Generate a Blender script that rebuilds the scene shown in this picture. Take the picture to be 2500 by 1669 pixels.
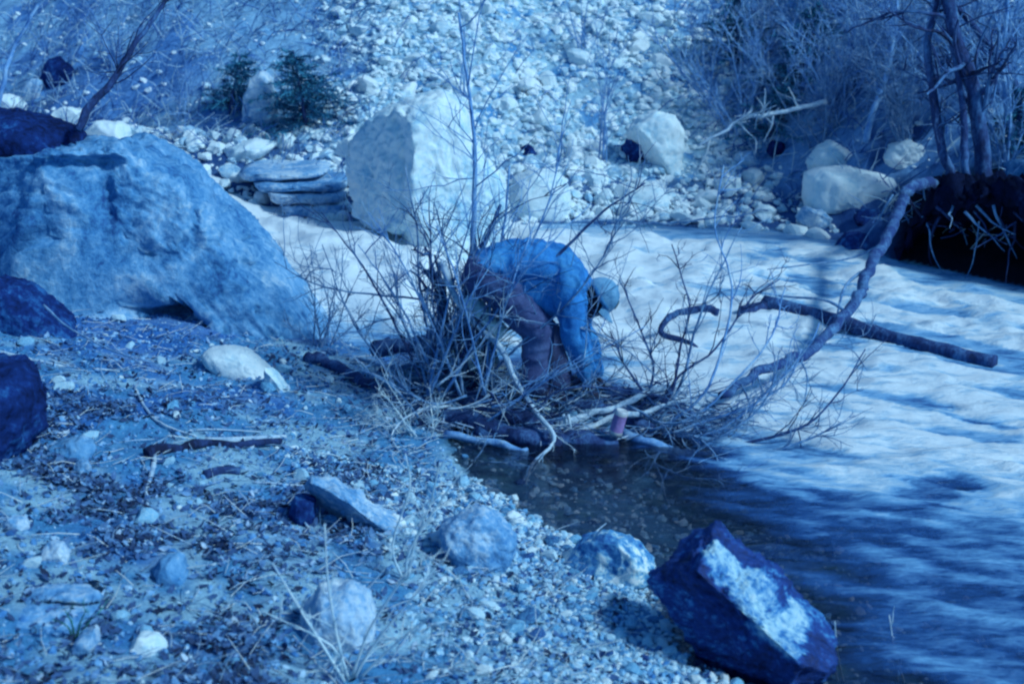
import bpy, bmesh, math, random
import numpy as np
from mathutils import Vector

# ------------------------------------------------------------------ reset
for o in list(bpy.data.objects):
    bpy.data.objects.remove(o)
scene = bpy.context.scene
COL = scene.collection
R = math.radians

# ------------------------------------------------------------------ camera
CAM_H, PITCH = 3.0, R(16.0)
LENS, SENSOR = 50.0, 36.0
cd = bpy.data.cameras.new('camera')
cam = bpy.data.objects.new('camera', cd)
COL.objects.link(cam)
cam.location = (0, 0, CAM_H)
cam.rotation_euler = (R(90) - PITCH, 0, 0)
cd.lens = LENS
cd.sensor_width = SENSOR
cd.clip_start = 0.1
cd.clip_end = 500
cd.dof.use_dof = True
cd.dof.focus_distance = 9.2
cd.dof.aperture_fstop = 2.2
scene.camera = cam

# ------------------------------------------------------------------ sky, sun, exposure
SUN_TO = Vector((0.74, -0.40, 0.80)).normalized()      # direction towards the sun
world = bpy.data.worlds.new('World')
scene.world = world
world.use_nodes = True
wn = world.node_tree
wn.nodes.clear()
sky = wn.nodes.new('ShaderNodeTexSky')
sky.sky_type = 'NISHITA'
sky.sun_disc = False
sky.sun_elevation = math.asin(SUN_TO.z)
sky.sun_rotation = math.atan2(SUN_TO.x, SUN_TO.y)
tint = wn.nodes.new('ShaderNodeMix')
tint.data_type = 'RGBA'
tint.blend_type = 'MULTIPLY'
tint.inputs[0].default_value = 1.0
tint.inputs[7].default_value = (0.19, 0.60, 1.0, 1)      # the blue cast of the aged slide film
bg = wn.nodes.new('ShaderNodeBackground')
bg.inputs[1].default_value = 0.112
wo = wn.nodes.new('ShaderNodeOutputWorld')
wn.links.new(sky.outputs[0], tint.inputs[6])
wn.links.new(tint.outputs[2], bg.inputs[0])
wn.links.new(bg.outputs[0], wo.inputs[0])

sd = bpy.data.lights.new('sun', 'SUN')
sun = bpy.data.objects.new('sun', sd)
COL.objects.link(sun)
sd.energy = 3.1
sd.angle = R(8.0)
sd.color = (0.50, 0.745, 0.86)
sun.rotation_euler = (-SUN_TO).to_track_quat('-Z', 'Y').to_euler()
sun.location = (6, -2, 9)

vs = scene.view_settings
vs.view_transform = 'Standard'
vs.look = 'None'
vs.exposure = 0.16
vs.gamma = 1.0
vs.use_curve_mapping = False
scene.render.engine = 'CYCLES'
scene.cycles.use_denoising = True
scene.cycles.filter_width = 2.3
scene.cycles.max_bounces = 6
scene.cycles.transparent_max_bounces = 12
scene.cycles.caustics_reflective = False
scene.cycles.caustics_refractive = False

# ------------------------------------------------------------------ helpers: view geometry
K = 2500 / 2349.0
FPX = 2500 * LENS / SENSOR
CP, SP = math.cos(PITCH), math.sin(PITCH)

def ray(px, py):
    a = (px * K - 1250) / FPX
    b = (834.5 - py * K) / FPX
    return np.array([a, CP + b * SP, -SP + b * CP])

def at(px, py, Y):
    d = ray(px, py)
    return np.array([0, 0, CAM_H]) + d * (Y / d[1])

def sm(a, b, x):
    t = np.clip((np.asarray(x, float) - a) / (b - a), 0, 1)
    return t * t * (3 - 2 * t)

# ------------------------------------------------------------------ helpers: noise
_rs = np.random.RandomState(7)
_perm = _rs.permutation(256)
_perm = np.concatenate([_perm, _perm, _perm])
_grad = _rs.normal(size=(256, 3))
_grad /= np.linalg.norm(_grad, axis=1)[:, None]

def pn(p):
    p = np.asarray(p, float)
    i = np.floor(p).astype(int)
    f = p - i
    i &= 255
    u = f * f * f * (f * (f * 6 - 15) + 10)
    out = 0
    for dx in (0, 1):
        wx = u[:, 0] if dx else 1 - u[:, 0]
        for dy in (0, 1):
            wy = u[:, 1] if dy else 1 - u[:, 1]
            for dz in (0, 1):
                wz = u[:, 2] if dz else 1 - u[:, 2]
                h = _perm[_perm[_perm[(i[:, 0] + dx) & 255] + ((i[:, 1] + dy) & 255)] + ((i[:, 2] + dz) & 255)]
                g = _grad[h]
                out = out + wx * wy * wz * (g[:, 0] * (f[:, 0] - dx) + g[:, 1] * (f[:, 1] - dy) + g[:, 2] * (f[:, 2] - dz))
    return out * 1.6

def fbm(p, octv=4, gain=0.5):
    s, a, p = 0, 1.0, np.asarray(p, float)
    for k in range(octv):
        s = s + a * pn(p)
        p = p * 2.03 + 17.3
        a *= gain
    return s

def n2(x, y, s, seed=0, octv=3):
    x = np.asarray(x, float).ravel()
    y = np.asarray(y, float).ravel()
    return fbm(np.stack([x * s + seed * 13.7, y * s - seed * 7.1, np.full_like(x, seed * 3.3)], 1), octv)

# ------------------------------------------------------------------ helpers: tags and meshes
def tag(o, label=None, cat=None, group=None, kind=None):
    if label: o['label'] = label
    if cat: o['category'] = cat
    if group: o['group'] = group
    if kind: o['kind'] = kind
    return o

def empty(name, loc, label=None, cat=None, group=None):
    o = bpy.data.objects.new(name, None)
    o.location = tuple(float(c) for c in loc)
    o.empty_display_size = 0.1
    COL.objects.link(o)
    return tag(o, label, cat, group)

def mesh_of(name, V, F, smooth=True, tone=None):
    me = bpy.data.meshes.new(name)
    V = np.asarray(V, np.float32)
    if isinstance(F, np.ndarray):
        F = [F]
    F = [np.asarray(f, np.int32) for f in F if len(f)]
    me.vertices.add(len(V))
    me.vertices.foreach_set('co', V.ravel())
    tot = np.concatenate([np.full(len(f), f.shape[1], np.int32) for f in F])
    idx = np.concatenate([f.ravel() for f in F])
    start = np.concatenate([[0], np.cumsum(tot)[:-1]]).astype(np.int32)
    me.loops.add(len(idx))
    me.loops.foreach_set('vertex_index', idx)
    me.polygons.add(len(tot))
    me.polygons.foreach_set('loop_start', start)
    me.polygons.foreach_set('use_smooth', np.full(len(tot), smooth, bool))
    me.update(calc_edges=True)
    if tone is not None:
        a = me.attributes.new('tone', 'FLOAT', 'POINT')
        a.data.foreach_set('value', np.asarray(tone, np.float32))
    me.validate()
    return me

def link(name, me, material, parent=None, loc=None):
    o = bpy.data.objects.new(name, me)
    COL.objects.link(o)
    if material is not None and not me.materials:
        me.materials.append(material)
    if loc is not None:
        o.location = tuple(float(c) for c in loc)
    if parent is not None:
        o.parent = parent
    return o

class MB:
    """collects tubes, quads and copies of shapes into one mesh"""
    def __init__(s):
        s.v, s.q, s.t, s.n, s.tone = [], [], [], 0, []
    def add(s, V, quads=None, tris=None, tone=0.5):
        V = np.asarray(V, float)
        if quads is not None and len(quads): s.q.append(np.asarray(quads) + s.n)
        if tris is not None and len(tris): s.t.append(np.asarray(tris) + s.n)
        s.v.append(V)
        s.tone.append(np.full(len(V), tone))
        s.n += len(V)
    def tube(s, P, rad, k=5, tone=0.5, cap=True, rough=0.0, seed=0):
        P = np.asarray(P, float)
        n = len(P)
        rad = np.broadcast_to(np.asarray(rad, float), (n,))
        T = np.gradient(P, axis=0)
        T /= np.linalg.norm(T, axis=1)[:, None] + 1e-9
        ref = np.array([0.31, 0.83, 0.46]) if abs(T[0] @ np.array([0.31, 0.83, 0.46])) < 0.85 else np.array([0.9, -0.3, 0.3])
        A = np.cross(T, ref); A /= np.linalg.norm(A, axis=1)[:, None] + 1e-9
        B = np.cross(T, A)
        an = np.arange(k) * 2 * math.pi / k
        rr = rad[:, None] * np.ones((1, k))
        if rough:
            q = np.stack([np.repeat(np.arange(n) * 0.7, k), np.tile(np.cos(an) * 1.3, n), np.tile(np.sin(an) * 1.3, n) + seed * 5.1], 1)
            rr = rr * (1 + rough * fbm(q, 2).reshape(n, k))
        V = P[:, None, :] + rr[:, :, None] * (np.cos(an)[None, :, None] * A[:, None, :] + np.sin(an)[None, :, None] * B[:, None, :])
        V = V.reshape(-1, 3)
        i = np.arange(n - 1)[:, None] * k
        j = np.arange(k)[None, :]
        j2 = (j + 1) % k
        Q = np.stack([i + j, i + j2, i + k + j2, i + k + j], 2).reshape(-1, 4)
        tr = None
        if cap:
            V = np.concatenate([V, [P[0], P[-1]]])
            c0, c1 = n * k, n * k + 1
            jj = np.arange(k); jn = (jj + 1) % k
            tr = np.concatenate([np.stack([np.full(k, c0), jn, jj], 1),
                                 np.stack([np.full(k, c1), (n - 1) * k + jj, (n - 1) * k + jn], 1)])
        s.add(V, Q, tr, tone)
    def mesh(s, name, smooth=True):
        F = []
        if s.q: F.append(np.concatenate(s.q))
        if s.t: F.append(np.concatenate(s.t))
        return mesh_of(name, np.concatenate(s.v), F, smooth, np.concatenate(s.tone))
    def build(s, name, material, parent=None, loc=None, smooth=True):
        off = np.zeros(3) if loc is None else np.asarray(loc, float)
        if parent is not None:
            off = off + np.array(parent.location)
            if parent.parent is not None:
                off = off + np.array(parent.parent.location)
        s.v = [v - off for v in s.v]
        return link(name, s.mesh(name, smooth), material, parent, loc)

def curve(P, n=4):
    """Catmull-Rom through the points"""
    P = np.asarray(P, float)
    Q = np.vstack([2 * P[0] - P[1], P, 2 * P[-1] - P[-2]])
    out = []
    for i in range(1, len(Q) - 2):
        for t in np.arange(n) / n:
            a, b, c, d = Q[i - 1], Q[i], Q[i + 1], Q[i + 2]
            out.append(0.5 * (2 * b + (c - a) * t + (2 * a - 5 * b + 4 * c - d) * t * t + (3 * b - a - 3 * c + d) * t ** 3))
    out.append(P[-1])
    return np.array(out)

_ico = {}
def ico(n):
    if n not in _ico:
        bm = bmesh.new()
        bmesh.ops.create_icosphere(bm, subdivisions=n, radius=1.0)
        V = np.array([v.co[:] for v in bm.verts])
        F = np.array([[v.index for v in f.verts] for f in bm.faces])
        bm.free()
        _ico[n] = (V, F)
    return _ico[n][0].copy(), _ico[n][1]

# ------------------------------------------------------------------ helpers: colours and materials
def lin(c):
    c = np.asarray(c, float) / 255
    return np.where(c <= 0.04045, c / 12.92, ((c + 0.055) / 1.055) ** 2.4)
WREF = lin((152, 184, 218))
def C(r, g, b):
    q = lin((r, g, b))
    w = float(np.clip((215 - b) / 60.0, 0, 1))
    q = q * (1 - w + w * np.array([0.60, 1.34, 1.16]))
    a = np.clip(0.8 * q / WREF, 0.002, 0.86)
    return (float(a[0]), float(a[1]), float(a[2]), 1.0)

def nmat(name):
    m = bpy.data.materials.new(name)
    m.use_nodes = True
    nt = m.node_tree
    b = nt.nodes['Principled BSDF']
    return m, nt, b

def ramp(nt, stops):
    r = nt.nodes.new('ShaderNodeValToRGB')
    e = r.color_ramp.elements
    while len(e) < len(stops): e.new(0.5)
    for k, (p, c) in enumerate(stops):
        e[k].position = p
        e[k].color = c
    return r

def noise_node(nt, co, scale, detail=6, rough=0.6, dist=0.0):
    n = nt.nodes.new('ShaderNodeTexNoise')
    n.inputs['Scale'].default_value = scale
    n.inputs['Detail'].default_value = detail
    n.inputs['Roughness'].default_value = rough
    n.inputs['Distortion'].default_value = dist
    nt.links.new(co, n.inputs['Vector'])
    return n

def math_node(nt, op, a, b):
    m = nt.nodes.new('ShaderNodeMath')
    m.operation = op
    for i, x in enumerate((a, b)):
        if isinstance(x, (int, float)): m.inputs[i].default_value = x
        else: nt.links.new(x, m.inputs[i])
    return m.outputs[0]

def tex_mat(name, stops, scale=3.0, fine=30.0, rough=0.9, bump=0.4, vary=0.0, tone=False, stretch=None, dist=0.3, spec=0.3, contrast=0.55):
    """noise-coloured matt surface; vary = per-object brightness shift, tone = per-piece shift read from the mesh"""
    m, nt, b = nmat(name)
    tc = nt.nodes.new('ShaderNodeTexCoord')
    co = tc.outputs['Object']
    if stretch:
        mp = nt.nodes.new('ShaderNodeMapping')
        mp.inputs['Scale'].default_value = stretch
        nt.links.new(co, mp.inputs[0])
        co = mp.outputs[0]
    oi = nt.nodes.new('ShaderNodeObjectInfo')
    if vary:
        ad = nt.nodes.new('ShaderNodeVectorMath'); ad.operation = 'ADD'
        sc = nt.nodes.new('ShaderNodeVectorMath'); sc.operation = 'SCALE'
        cb = nt.nodes.new('ShaderNodeCombineXYZ')
        for k in range(3): nt.links.new(oi.outputs['Random'], cb.inputs[k])
        nt.links.new(cb.outputs[0], sc.inputs[0]); sc.inputs['Scale'].default_value = 37.0
        nt.links.new(co, ad.inputs[0]); nt.links.new(sc.outputs[0], ad.inputs[1])
        co = ad.outputs[0]
    n1 = noise_node(nt, co, scale, 7, 0.62, dist)
    n2_ = noise_node(nt, co, fine, 5, 0.65)
    f = math_node(nt, 'ADD', math_node(nt, 'MULTIPLY', n1.outputs[0], 1.0), math_node(nt, 'MULTIPLY', math_node(nt, 'SUBTRACT', n2_.outputs[0], 0.5), contrast))
    if vary:
        f = math_node(nt, 'ADD', f, math_node(nt, 'MULTIPLY', math_node(nt, 'SUBTRACT', oi.outputs['Random'], 0.5), vary))
    if tone:
        an = nt.nodes.new('ShaderNodeAttribute'); an.attribute_name = 'tone'
        f = math_node(nt, 'ADD', f, math_node(nt, 'SUBTRACT', an.outputs['Fac'], 0.5))
    r = ramp(nt, stops)
    nt.links.new(f, r.inputs[0])
    nt.links.new(r.outputs[0], b.inputs['Base Color'])
    b.inputs['Roughness'].default_value = rough
    b.inputs['Specular IOR Level'].default_value = spec
    if bump:
        bp = nt.nodes.new('ShaderNodeBump')
        bp.inputs['Strength'].default_value = bump
        bp.inputs['Distance'].default_value = 0.03
        hh = math_node(nt, 'ADD', n1.outputs[0], math_node(nt, 'MULTIPLY', n2_.outputs[0], 0.5))
        nt.links.new(hh, bp.inputs['Height'])
        nt.links.new(bp.outputs[0], b.inputs['Normal'])
    return m

M = {}
M['pale_rock'] = tex_mat('pale_rock', [(0.2, C(80, 132, 190)), (0.36, C(128, 172, 213)), (0.52, C(152, 188, 222)), (0.8, C(160, 194, 226))], 2.2, 26, bump=0.6, vary=0.1, dist=0.7, contrast=0.6)
M['grey_rock'] = tex_mat('grey_rock', [(0.2, C(36, 76, 150)), (0.42, C(80, 122, 188)), (0.58, C(124, 160, 208)), (0.8, C(164, 190, 222))], 3.0, 28, bump=0.95, vary=0.2, dist=0.6, contrast=0.75)
M['blue_rock'] = tex_mat('blue_rock', [(0.27, C(30, 52, 120)), (0.40, C(56, 90, 158)), (0.54, C(82, 120, 184)), (0.70, C(118, 154, 204))], 1.15, 20, bump=1.0, dist=1.6, contrast=0.6)
M['dark_rock'] = tex_mat('dark_rock', [(0.3, C(10, 14, 52)), (0.55, C(20, 34, 100)), (0.8, C(46, 84, 160))], 3.0, 24, bump=0.9, vary=0.1, spec=0.08, rough=0.95, contrast=0.7)
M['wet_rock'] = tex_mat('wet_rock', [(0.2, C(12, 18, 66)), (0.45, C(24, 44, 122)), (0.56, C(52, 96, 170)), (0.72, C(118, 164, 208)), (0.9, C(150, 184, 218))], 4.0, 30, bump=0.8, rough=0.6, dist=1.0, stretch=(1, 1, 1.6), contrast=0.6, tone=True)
M['patch_rock'] = tex_mat('patch_rock', [(0.3, C(24, 50, 130)), (0.47, C(60, 112, 184)), (0.56, C(120, 166, 208)), (0.6, C(172, 198, 224))], 6.0, 34, bump=0.7, dist=0.9)
M['scree'] = tex_mat('scree', [(0.0, C(66, 116, 184)), (0.25, C(126, 168, 211)), (0.48, C(150, 186, 220)), (0.85, C(158, 194, 226))], 4, 30, bump=0.3, vary=0.7)
M['scree_stuff'] = tex_mat('scree_stuff', [(0.0, C(62, 112, 182)), (0.28, C(120, 165, 210)), (0.52, C(148, 184, 219)), (0.9, C(158, 194, 226))], 5, 30, bump=0.2, tone=True)
M['cobble'] = tex_mat('cobble', [(0.1, C(34, 52, 120)), (0.38, C(74, 124, 186)), (0.6, C(106, 152, 202)), (0.95, C(150, 184, 216))], 8, 50, bump=0.3, vary=0.8)
M['cobble_stuff'] = tex_mat('cobble_stuff', [(0.0, C(30, 44, 110)), (0.28, C(72, 118, 184)), (0.55, C(118, 162, 208)), (0.9, C(158, 189, 220))], 9, 60, bump=0.2, tone=True)
M['bank_stuff'] = tex_mat('bank_stuff', [(0.0, C(24, 36, 96)), (0.3, C(50, 84, 158)), (0.6, C(82, 124, 190)), (0.95, C(130, 170, 212))], 9, 60, bump=0.2, tone=True)
M['leaf_litter'] = tex_mat('leaf_litter', [(0.1, C(26, 28, 62)), (0.45, C(52, 64, 124)), (0.7, C(82, 104, 168)), (0.95, C(130, 160, 206))], 6, 50, bump=0.0, tone=True)
M['bark_dark'] = tex_mat('bark_dark', [(0.25, C(14, 16, 50)), (0.5, C(36, 44, 102)), (0.75, C(70, 92, 160))], 7, 40, bump=0.7, stretch=(1, 1, 0.5), tone=True)
M['bark_mid'] = tex_mat('bark_mid', [(0.2, C(34, 44, 106)), (0.5, C(78, 100, 164)), (0.8, C(132, 160, 206))], 9, 50, bump=0.6, tone=True)
M['bark_pale'] = tex_mat('bark_pale', [(0.2, C(64, 88, 150)), (0.5, C(124, 154, 202)), (0.8, C(170, 192, 222))], 9, 60, bump=0.5, tone=True)
M['bark_blue'] = tex_mat('bark_blue', [(0.2, C(38, 64, 148)), (0.5, C(80, 122, 194)), (0.8, C(126, 168, 212))], 7, 40, bump=0.5, tone=True)
M['dry_stem'] = tex_mat('dry_stem', [(0.2, C(96, 146, 200)), (0.6, C(150, 186, 220))], 9, 60, bump=0.0, tone=True)
M['needle'] = tex_mat('needle', [(0.15, C(12, 34, 76)), (0.5, C(28, 70, 124)), (0.85, C(60, 112, 164))], 6, 40, bump=0.0, tone=True)
M['green_blade'] = tex_mat('green_blade', [(0.2, C(14, 40, 60)), (0.7, C(60, 110, 120))], 6, 40, bump=0.0, tone=True)
M['pale_wood'] = tex_mat('pale_wood', [(0.25, C(90, 140, 190)), (0.5, C(140, 182, 214)), (0.8, C(168, 196, 222))], 5, 40, bump=0.4, stretch=(1, 1, 0.25))
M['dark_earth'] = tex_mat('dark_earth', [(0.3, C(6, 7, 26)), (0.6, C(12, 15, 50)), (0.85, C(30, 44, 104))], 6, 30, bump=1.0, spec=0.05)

# ------------------------------------------------------------------ ground shape
NS_Y = [-6, 2.2, 3.0, 3.6, 4.4, 5.3, 5.63, 5.97, 6.75, 7.1, 7.54, 8.2, 9.03, 10.04, 10.6, 12.0, 13.0, 14.5, 17, 24]
NS_X = [9, 6.5, 4.2, 2.5, 1.5, 0.84, 0.66, 0.68, 0.28, 0.06, -0.21, -0.42, -0.5, -0.93, -1.6, -2.6, -3.3, -4.6, -8, -20]
FS_X = [-20, -8, -4.6, -3.0, -2.3, -1.54, 0.54, 2.66, 3.2, 3.44, 4.25, 6, 10, 20]
FS_Y = [26, 18.4, 15.6, 14.35, 13.75, 13.45, 14.1, 13.8, 13.2, 12.6, 11.8, 10.5, 8, 3]

def near_d(x, y): return (np.interp(y, NS_Y, NS_X) - x) * 0.78
def far_d(x, y): return (y - np.interp(x, FS_X, FS_Y)) * 0.87

def water_z(x, y):
    z = 0.2 * sm(8.5, 14.0, y)
    z = z + 0.18 * sm(-0.55, -1.0, x - 0.12 * (y - 11.0)) * sm(10.75, 11.15, y)
    z = z + 0.22 * sm(12.3, 14.4, y) * sm(-2.3, -3.1, x)
    return z + 0.05 * np.maximum(0, -3 - x)

def ground_z(x, y):
    x = np.asarray(x, float); y = np.asarray(y, float)
    sh = x.shape
    x = x.ravel(); y = y.ravel()
    w = water_z(x, y)
    nd, fd = near_d(x, y), far_d(x, y)
    big = n2(x, y, 0.45, 1, 3)
    mid = n2(x, y, 1.7, 2, 3)
    fine = n2(x, y, 6.0, 3, 3)
    inside = np.minimum(-nd, -fd)
    bed = w - np.minimum(0.32, 0.30 * np.maximum(inside, 0)) + 0.02 * fine
    # near bank
    a = np.maximum(nd, 0)
    zn = w + 0.20 * a - 0.035 * np.maximum(a - 1.6, 0) ** 1.2 + sm(0, 0.6, a) * (0.05 * big + 0.035 * mid) + 0.012 * fine * sm(0, .2, a)
    zn = np.where(y > 10.5, zn + 0.08 * (y - 10.5) * sm(0, 1, a), zn)
    # far bank: narrow stony beach, then the steep slope
    b = np.maximum(fd, 0)
    zf = w + 0.22 * np.minimum(b, 0.9) + 0.58 * np.maximum(b - 0.9, 0) + sm(0, 0.8, b) * (0.16 * big + 0.07 * mid) + 0.02 * fine * sm(0, .3, b)
    # the undercut bank on the right stands up steeply
    uc = sm(3.7, 4.3, x - 0.25 * np.maximum(b - 1, 0)) * sm(0.75, 1.2, b)
    zf = zf + uc * 0.3 * (1 - sm(3.0, 6.0, b))
    z = np.where(nd > 0, zn, np.where(fd > 0, zf, bed))
    # driftwood bar the person stands on
    e = ((x - 0.42) / 1.05) ** 2 + ((y - 8.78) / 0.48) ** 2
    z = np.maximum(z, 0.12 - 0.22 * np.minimum(e, 3) + 0.02 * mid)
    e2 = ((x + 0.55) / 0.5) ** 2 + ((y - 9.1) / 0.5) ** 2
    z = np.maximum(z, 0.24 - 0.2 * np.minimum(e2, 4))
    return z.reshape(sh)

def gz(x, y): return float(ground_z(np.array([x]), np.array([y]))[0])

_ts = np.arange(2.5, 45, 0.02)
def G(px, py):
    """where the sight line of a spot in the photograph meets the ground"""
    d = ray(px, py)
    P = np.array([0, 0, CAM_H])[None] + (d / d[1])[None] * _ts[:, None]
    under = P[:, 2] <= ground_z(P[:, 0], P[:, 1])
    k = int(np.argmax(under)) if under.any() else len(_ts) - 1
    return P[k].copy()
def GW(px, py):
    d = ray(px, py)
    P = np.array([0, 0, CAM_H])[None] + (d / d[1])[None] * _ts[:, None]
    under = P[:, 2] <= np.maximum(ground_z(P[:, 0], P[:, 1]), water_z(P[:, 0], P[:, 1]))
    return P[int(np.argmax(under))].copy()

def grid(xs, ys):
    X, Y = np.meshgrid(xs, ys)
    nx, ny = len(xs), len(ys)
    i = np.arange(ny - 1)[:, None] * nx
    j = np.arange(nx - 1)[None, :]
    Q = np.stack([i + j, i + j + 1, i + nx + j + 1, i + nx + j], 2).reshape(-1, 4)
    return X, Y, Q

xs = np.concatenate([np.linspace(-40, -9, 30)[:-1], np.linspace(-9, 9, 380), np.linspace(9, 40, 30)[1:]])
ys = np.concatenate([np.linspace(-8, 3, 30)[:-1], np.linspace(3, 12, 220)[:-1], np.linspace(12, 22, 200), np.linspace(22, 60, 50)[1:]])
X, Y, Q = grid(xs, ys)
Z = ground_z(X, Y)
V = np.stack([X.ravel(), Y.ravel(), Z.ravel()], 1)
me = mesh_of('ground', V, Q)
# soil colours by region, all with noisy edges
xf, yf = X.ravel(), Y.ravel()
nd, fd = near_d(xf, yf), far_d(xf, yf)
nz1, nz2, nz3 = n2(xf, yf, 0.9, 5, 4), n2(xf, yf, 2.4, 6, 4), n2(xf, yf, 5.5, 8, 3)
def mixc(a, b, t): return a * (1 - t[:, None]) + b * t[:, None]
c = lambda *k: np.array(C(*k)[:3])
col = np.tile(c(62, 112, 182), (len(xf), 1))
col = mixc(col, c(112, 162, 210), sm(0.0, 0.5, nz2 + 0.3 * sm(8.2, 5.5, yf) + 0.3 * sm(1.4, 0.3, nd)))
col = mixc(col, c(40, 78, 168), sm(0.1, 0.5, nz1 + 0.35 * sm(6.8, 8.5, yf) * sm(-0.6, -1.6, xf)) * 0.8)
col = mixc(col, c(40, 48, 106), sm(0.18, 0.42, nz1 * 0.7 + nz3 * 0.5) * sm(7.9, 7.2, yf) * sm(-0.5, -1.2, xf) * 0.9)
far = np.tile(c(116, 164, 210), (len(xf), 1))
far = mixc(far, c(66, 114, 186), sm(0.0, 0.5, nz2))
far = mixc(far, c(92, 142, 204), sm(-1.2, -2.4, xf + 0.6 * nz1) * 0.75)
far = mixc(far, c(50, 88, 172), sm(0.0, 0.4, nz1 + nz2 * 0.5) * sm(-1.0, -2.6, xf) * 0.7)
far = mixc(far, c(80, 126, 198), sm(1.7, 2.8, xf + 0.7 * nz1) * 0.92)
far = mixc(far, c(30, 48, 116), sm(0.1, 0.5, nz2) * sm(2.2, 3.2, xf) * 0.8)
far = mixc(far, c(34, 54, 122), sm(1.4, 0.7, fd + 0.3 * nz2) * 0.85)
far = mixc(far, c(10, 12, 34), sm(3.3, 3.55, xf - 0.25 * np.maximum(fd, 0)) * sm(1.5, 1.1, fd + 0.15 * nz2))   # dark earth of the undercut, shade of the hollow painted in near-black
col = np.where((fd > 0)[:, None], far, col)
bedc = mixc(np.tile(c(76, 100, 156), (len(xf), 1)), c(44, 58, 104), sm(-0.2, 0.4, nz2))
bedc = mixc(bedc, c(88, 108, 140), sm(0.1, 0.5, nz3) * 0.6)
inb = (np.minimum(-nd, -fd) > 0)
bar = (((xf - 0.42) / 1.15) ** 2 + ((yf - 8.75) / 0.55) ** 2) < 1
col = np.where((inb & ~bar)[:, None], bedc, col)
col = np.where(bar[:, None], mixc(np.tile(c(40, 44, 96), (len(xf), 1)), c(84, 116, 176), sm(0, .4, nz3)), col)
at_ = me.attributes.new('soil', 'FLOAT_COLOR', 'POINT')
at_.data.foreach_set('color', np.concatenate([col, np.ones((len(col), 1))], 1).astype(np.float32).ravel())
m, nt, b = nmat('soil')
an = nt.nodes.new('ShaderNodeAttribute'); an.attribute_name = 'soil'
tc = nt.nodes.new('ShaderNodeTexCoord')
na = noise_node(nt, tc.outputs['Object'], 14, 8, 0.7)
nb_ = noise_node(nt, tc.outputs['Object'], 60, 5, 0.7)
rp = ramp(nt, [(0.25, (0.32, 0.36, 0.5, 1)), (0.5, (0.9, 0.92, 0.95, 1)), (0.75, (1.6, 1.5, 1.35, 1))])
nt.links.new(math_node(nt, 'ADD', math_node(nt, 'MULTIPLY', na.outputs[0], 0.55), math_node(nt, 'MULTIPLY', nb_.outputs[0], 0.45)), rp.inputs[0])
mx = nt.nodes.new('ShaderNodeMix'); mx.data_type = 'RGBA'; mx.blend_type = 'MULTIPLY'; mx.inputs[0].default_value = 1
nt.links.new(an.outputs['Color'], mx.inputs[6]); nt.links.new(rp.outputs[0], mx.inputs[7])
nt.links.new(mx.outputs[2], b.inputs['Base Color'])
b.inputs['Roughness'].default_value = 0.95
b.inputs['Specular IOR Level'].default_value = 0.15
bp = nt.nodes.new('ShaderNodeBump'); bp.inputs['Strength'].default_value = 0.9; bp.inputs['Distance'].default_value = 0.03
nt.links.new(math_node(nt, 'ADD', na.outputs[0], math_node(nt, 'MULTIPLY', nb_.outputs[0], 0.5)), bp.inputs['Height'])
nt.links.new(bp.outputs[0], b.inputs['Normal'])
M['soil'] = m
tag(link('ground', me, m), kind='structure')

# ------------------------------------------------------------------ stream
xs = np.concatenate([np.arange(-9, -3, 0.06), np.arange(-3, 5.2, 0.03), np.arange(5.2, 11, 0.08)])
ys = np.concatenate([np.arange(2.6, 4.6, 0.06), np.arange(4.6, 14.6, 0.03), np.arange(14.6, 19, 0.08)])
X, Y, Q = grid(xs, ys)
xf, yf = X.ravel(), Y.ravel()
nd, fd = near_d(xf, yf), far_d(xf, yf)
ins = np.minimum(-nd, -fd)
yb = np.interp(xf, [-0.4, 0.1, 0.53, 0.95, 1.4, 1.9, 2.7, 4, 8], [10.7, 10.8, 10.4, 9.35, 8.5, 7.9, 7.35, 6.9, 6.0])
ux, uy = (xf * 0.87 - yf * 0.5), (xf * 0.5 + yf * 0.87)          # along and across the current
st = fbm(np.stack([ux * 0.7, uy * 2.6, np.zeros_like(ux)], 1), 4)
st2 = fbm(np.stack([ux * 2.2, uy * 6.5, np.full_like(ux, 4.0)], 1), 3)
lump = fbm(np.stack([ux * 1.5, uy * 2.6, np.full_like(ux, 9.0)], 1), 4)
rid = 1 - 2.2 * abs(pn(np.stack([ux * 1.3 + 0.5 * lump, uy * 3.4, np.full_like(ux, 2.0)], 1)))
rid2 = 1 - 2.2 * abs(pn(np.stack([ux * 3.1, uy * 7.0 + 0.6 * lump, np.full_like(ux, 6.0)], 1)))
chop = 0.6 * rid + 0.4 * rid2
foam = sm(-1.6, 0.75, (yf - yb) + 0.75 * st + 0.4 * st2)
foam = foam * (1 - 0.45 * sm(0.25, -0.55, chop + 0.3 * st) * sm(0.3, 1.3, xf))
foam = foam * (1 - 0.75 * sm(0.1, 0.55, -0.6 * st - 0.45 * lump - 0.3 * st2 + 0.06) * sm(0.9, 2.4, xf))
foam = foam * (1 - 0.8 * sm(0.75, 0.15, -fd + 0.3 * st) * sm(0.0, 0.6, xf))
up = sm(-0.35, -0.8, xf) * sm(10.6, 10.95, yf)
foam = np.maximum(foam, up * (0.98 - 0.3 * sm(0.1, 0.7, st2 + st)))
foam = np.maximum(foam, sm(-2.3, -1.3, xf) * 0)
streak = sm(0.15, 0.75, st2 * 0.8 + st * 0.6 + 0.15) * sm(-2.6, -0.2, yf - yb) * 0.6
foam = np.maximum(foam, (0.56 + 0.14 * st2 + 0.10 * lump) * sm(-0.5, 0.5, yf - yb + 0.3 * st) * sm(-0.3, 0.2, -fd))
calm = sm(0.5, 2.0, ins + 0.3 * st) * sm(0.3, 1.5, xf + 0.3 * st) * (0.30 + 0.10 * st + 0.12 * st2 + 0.06 * rid2)
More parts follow.
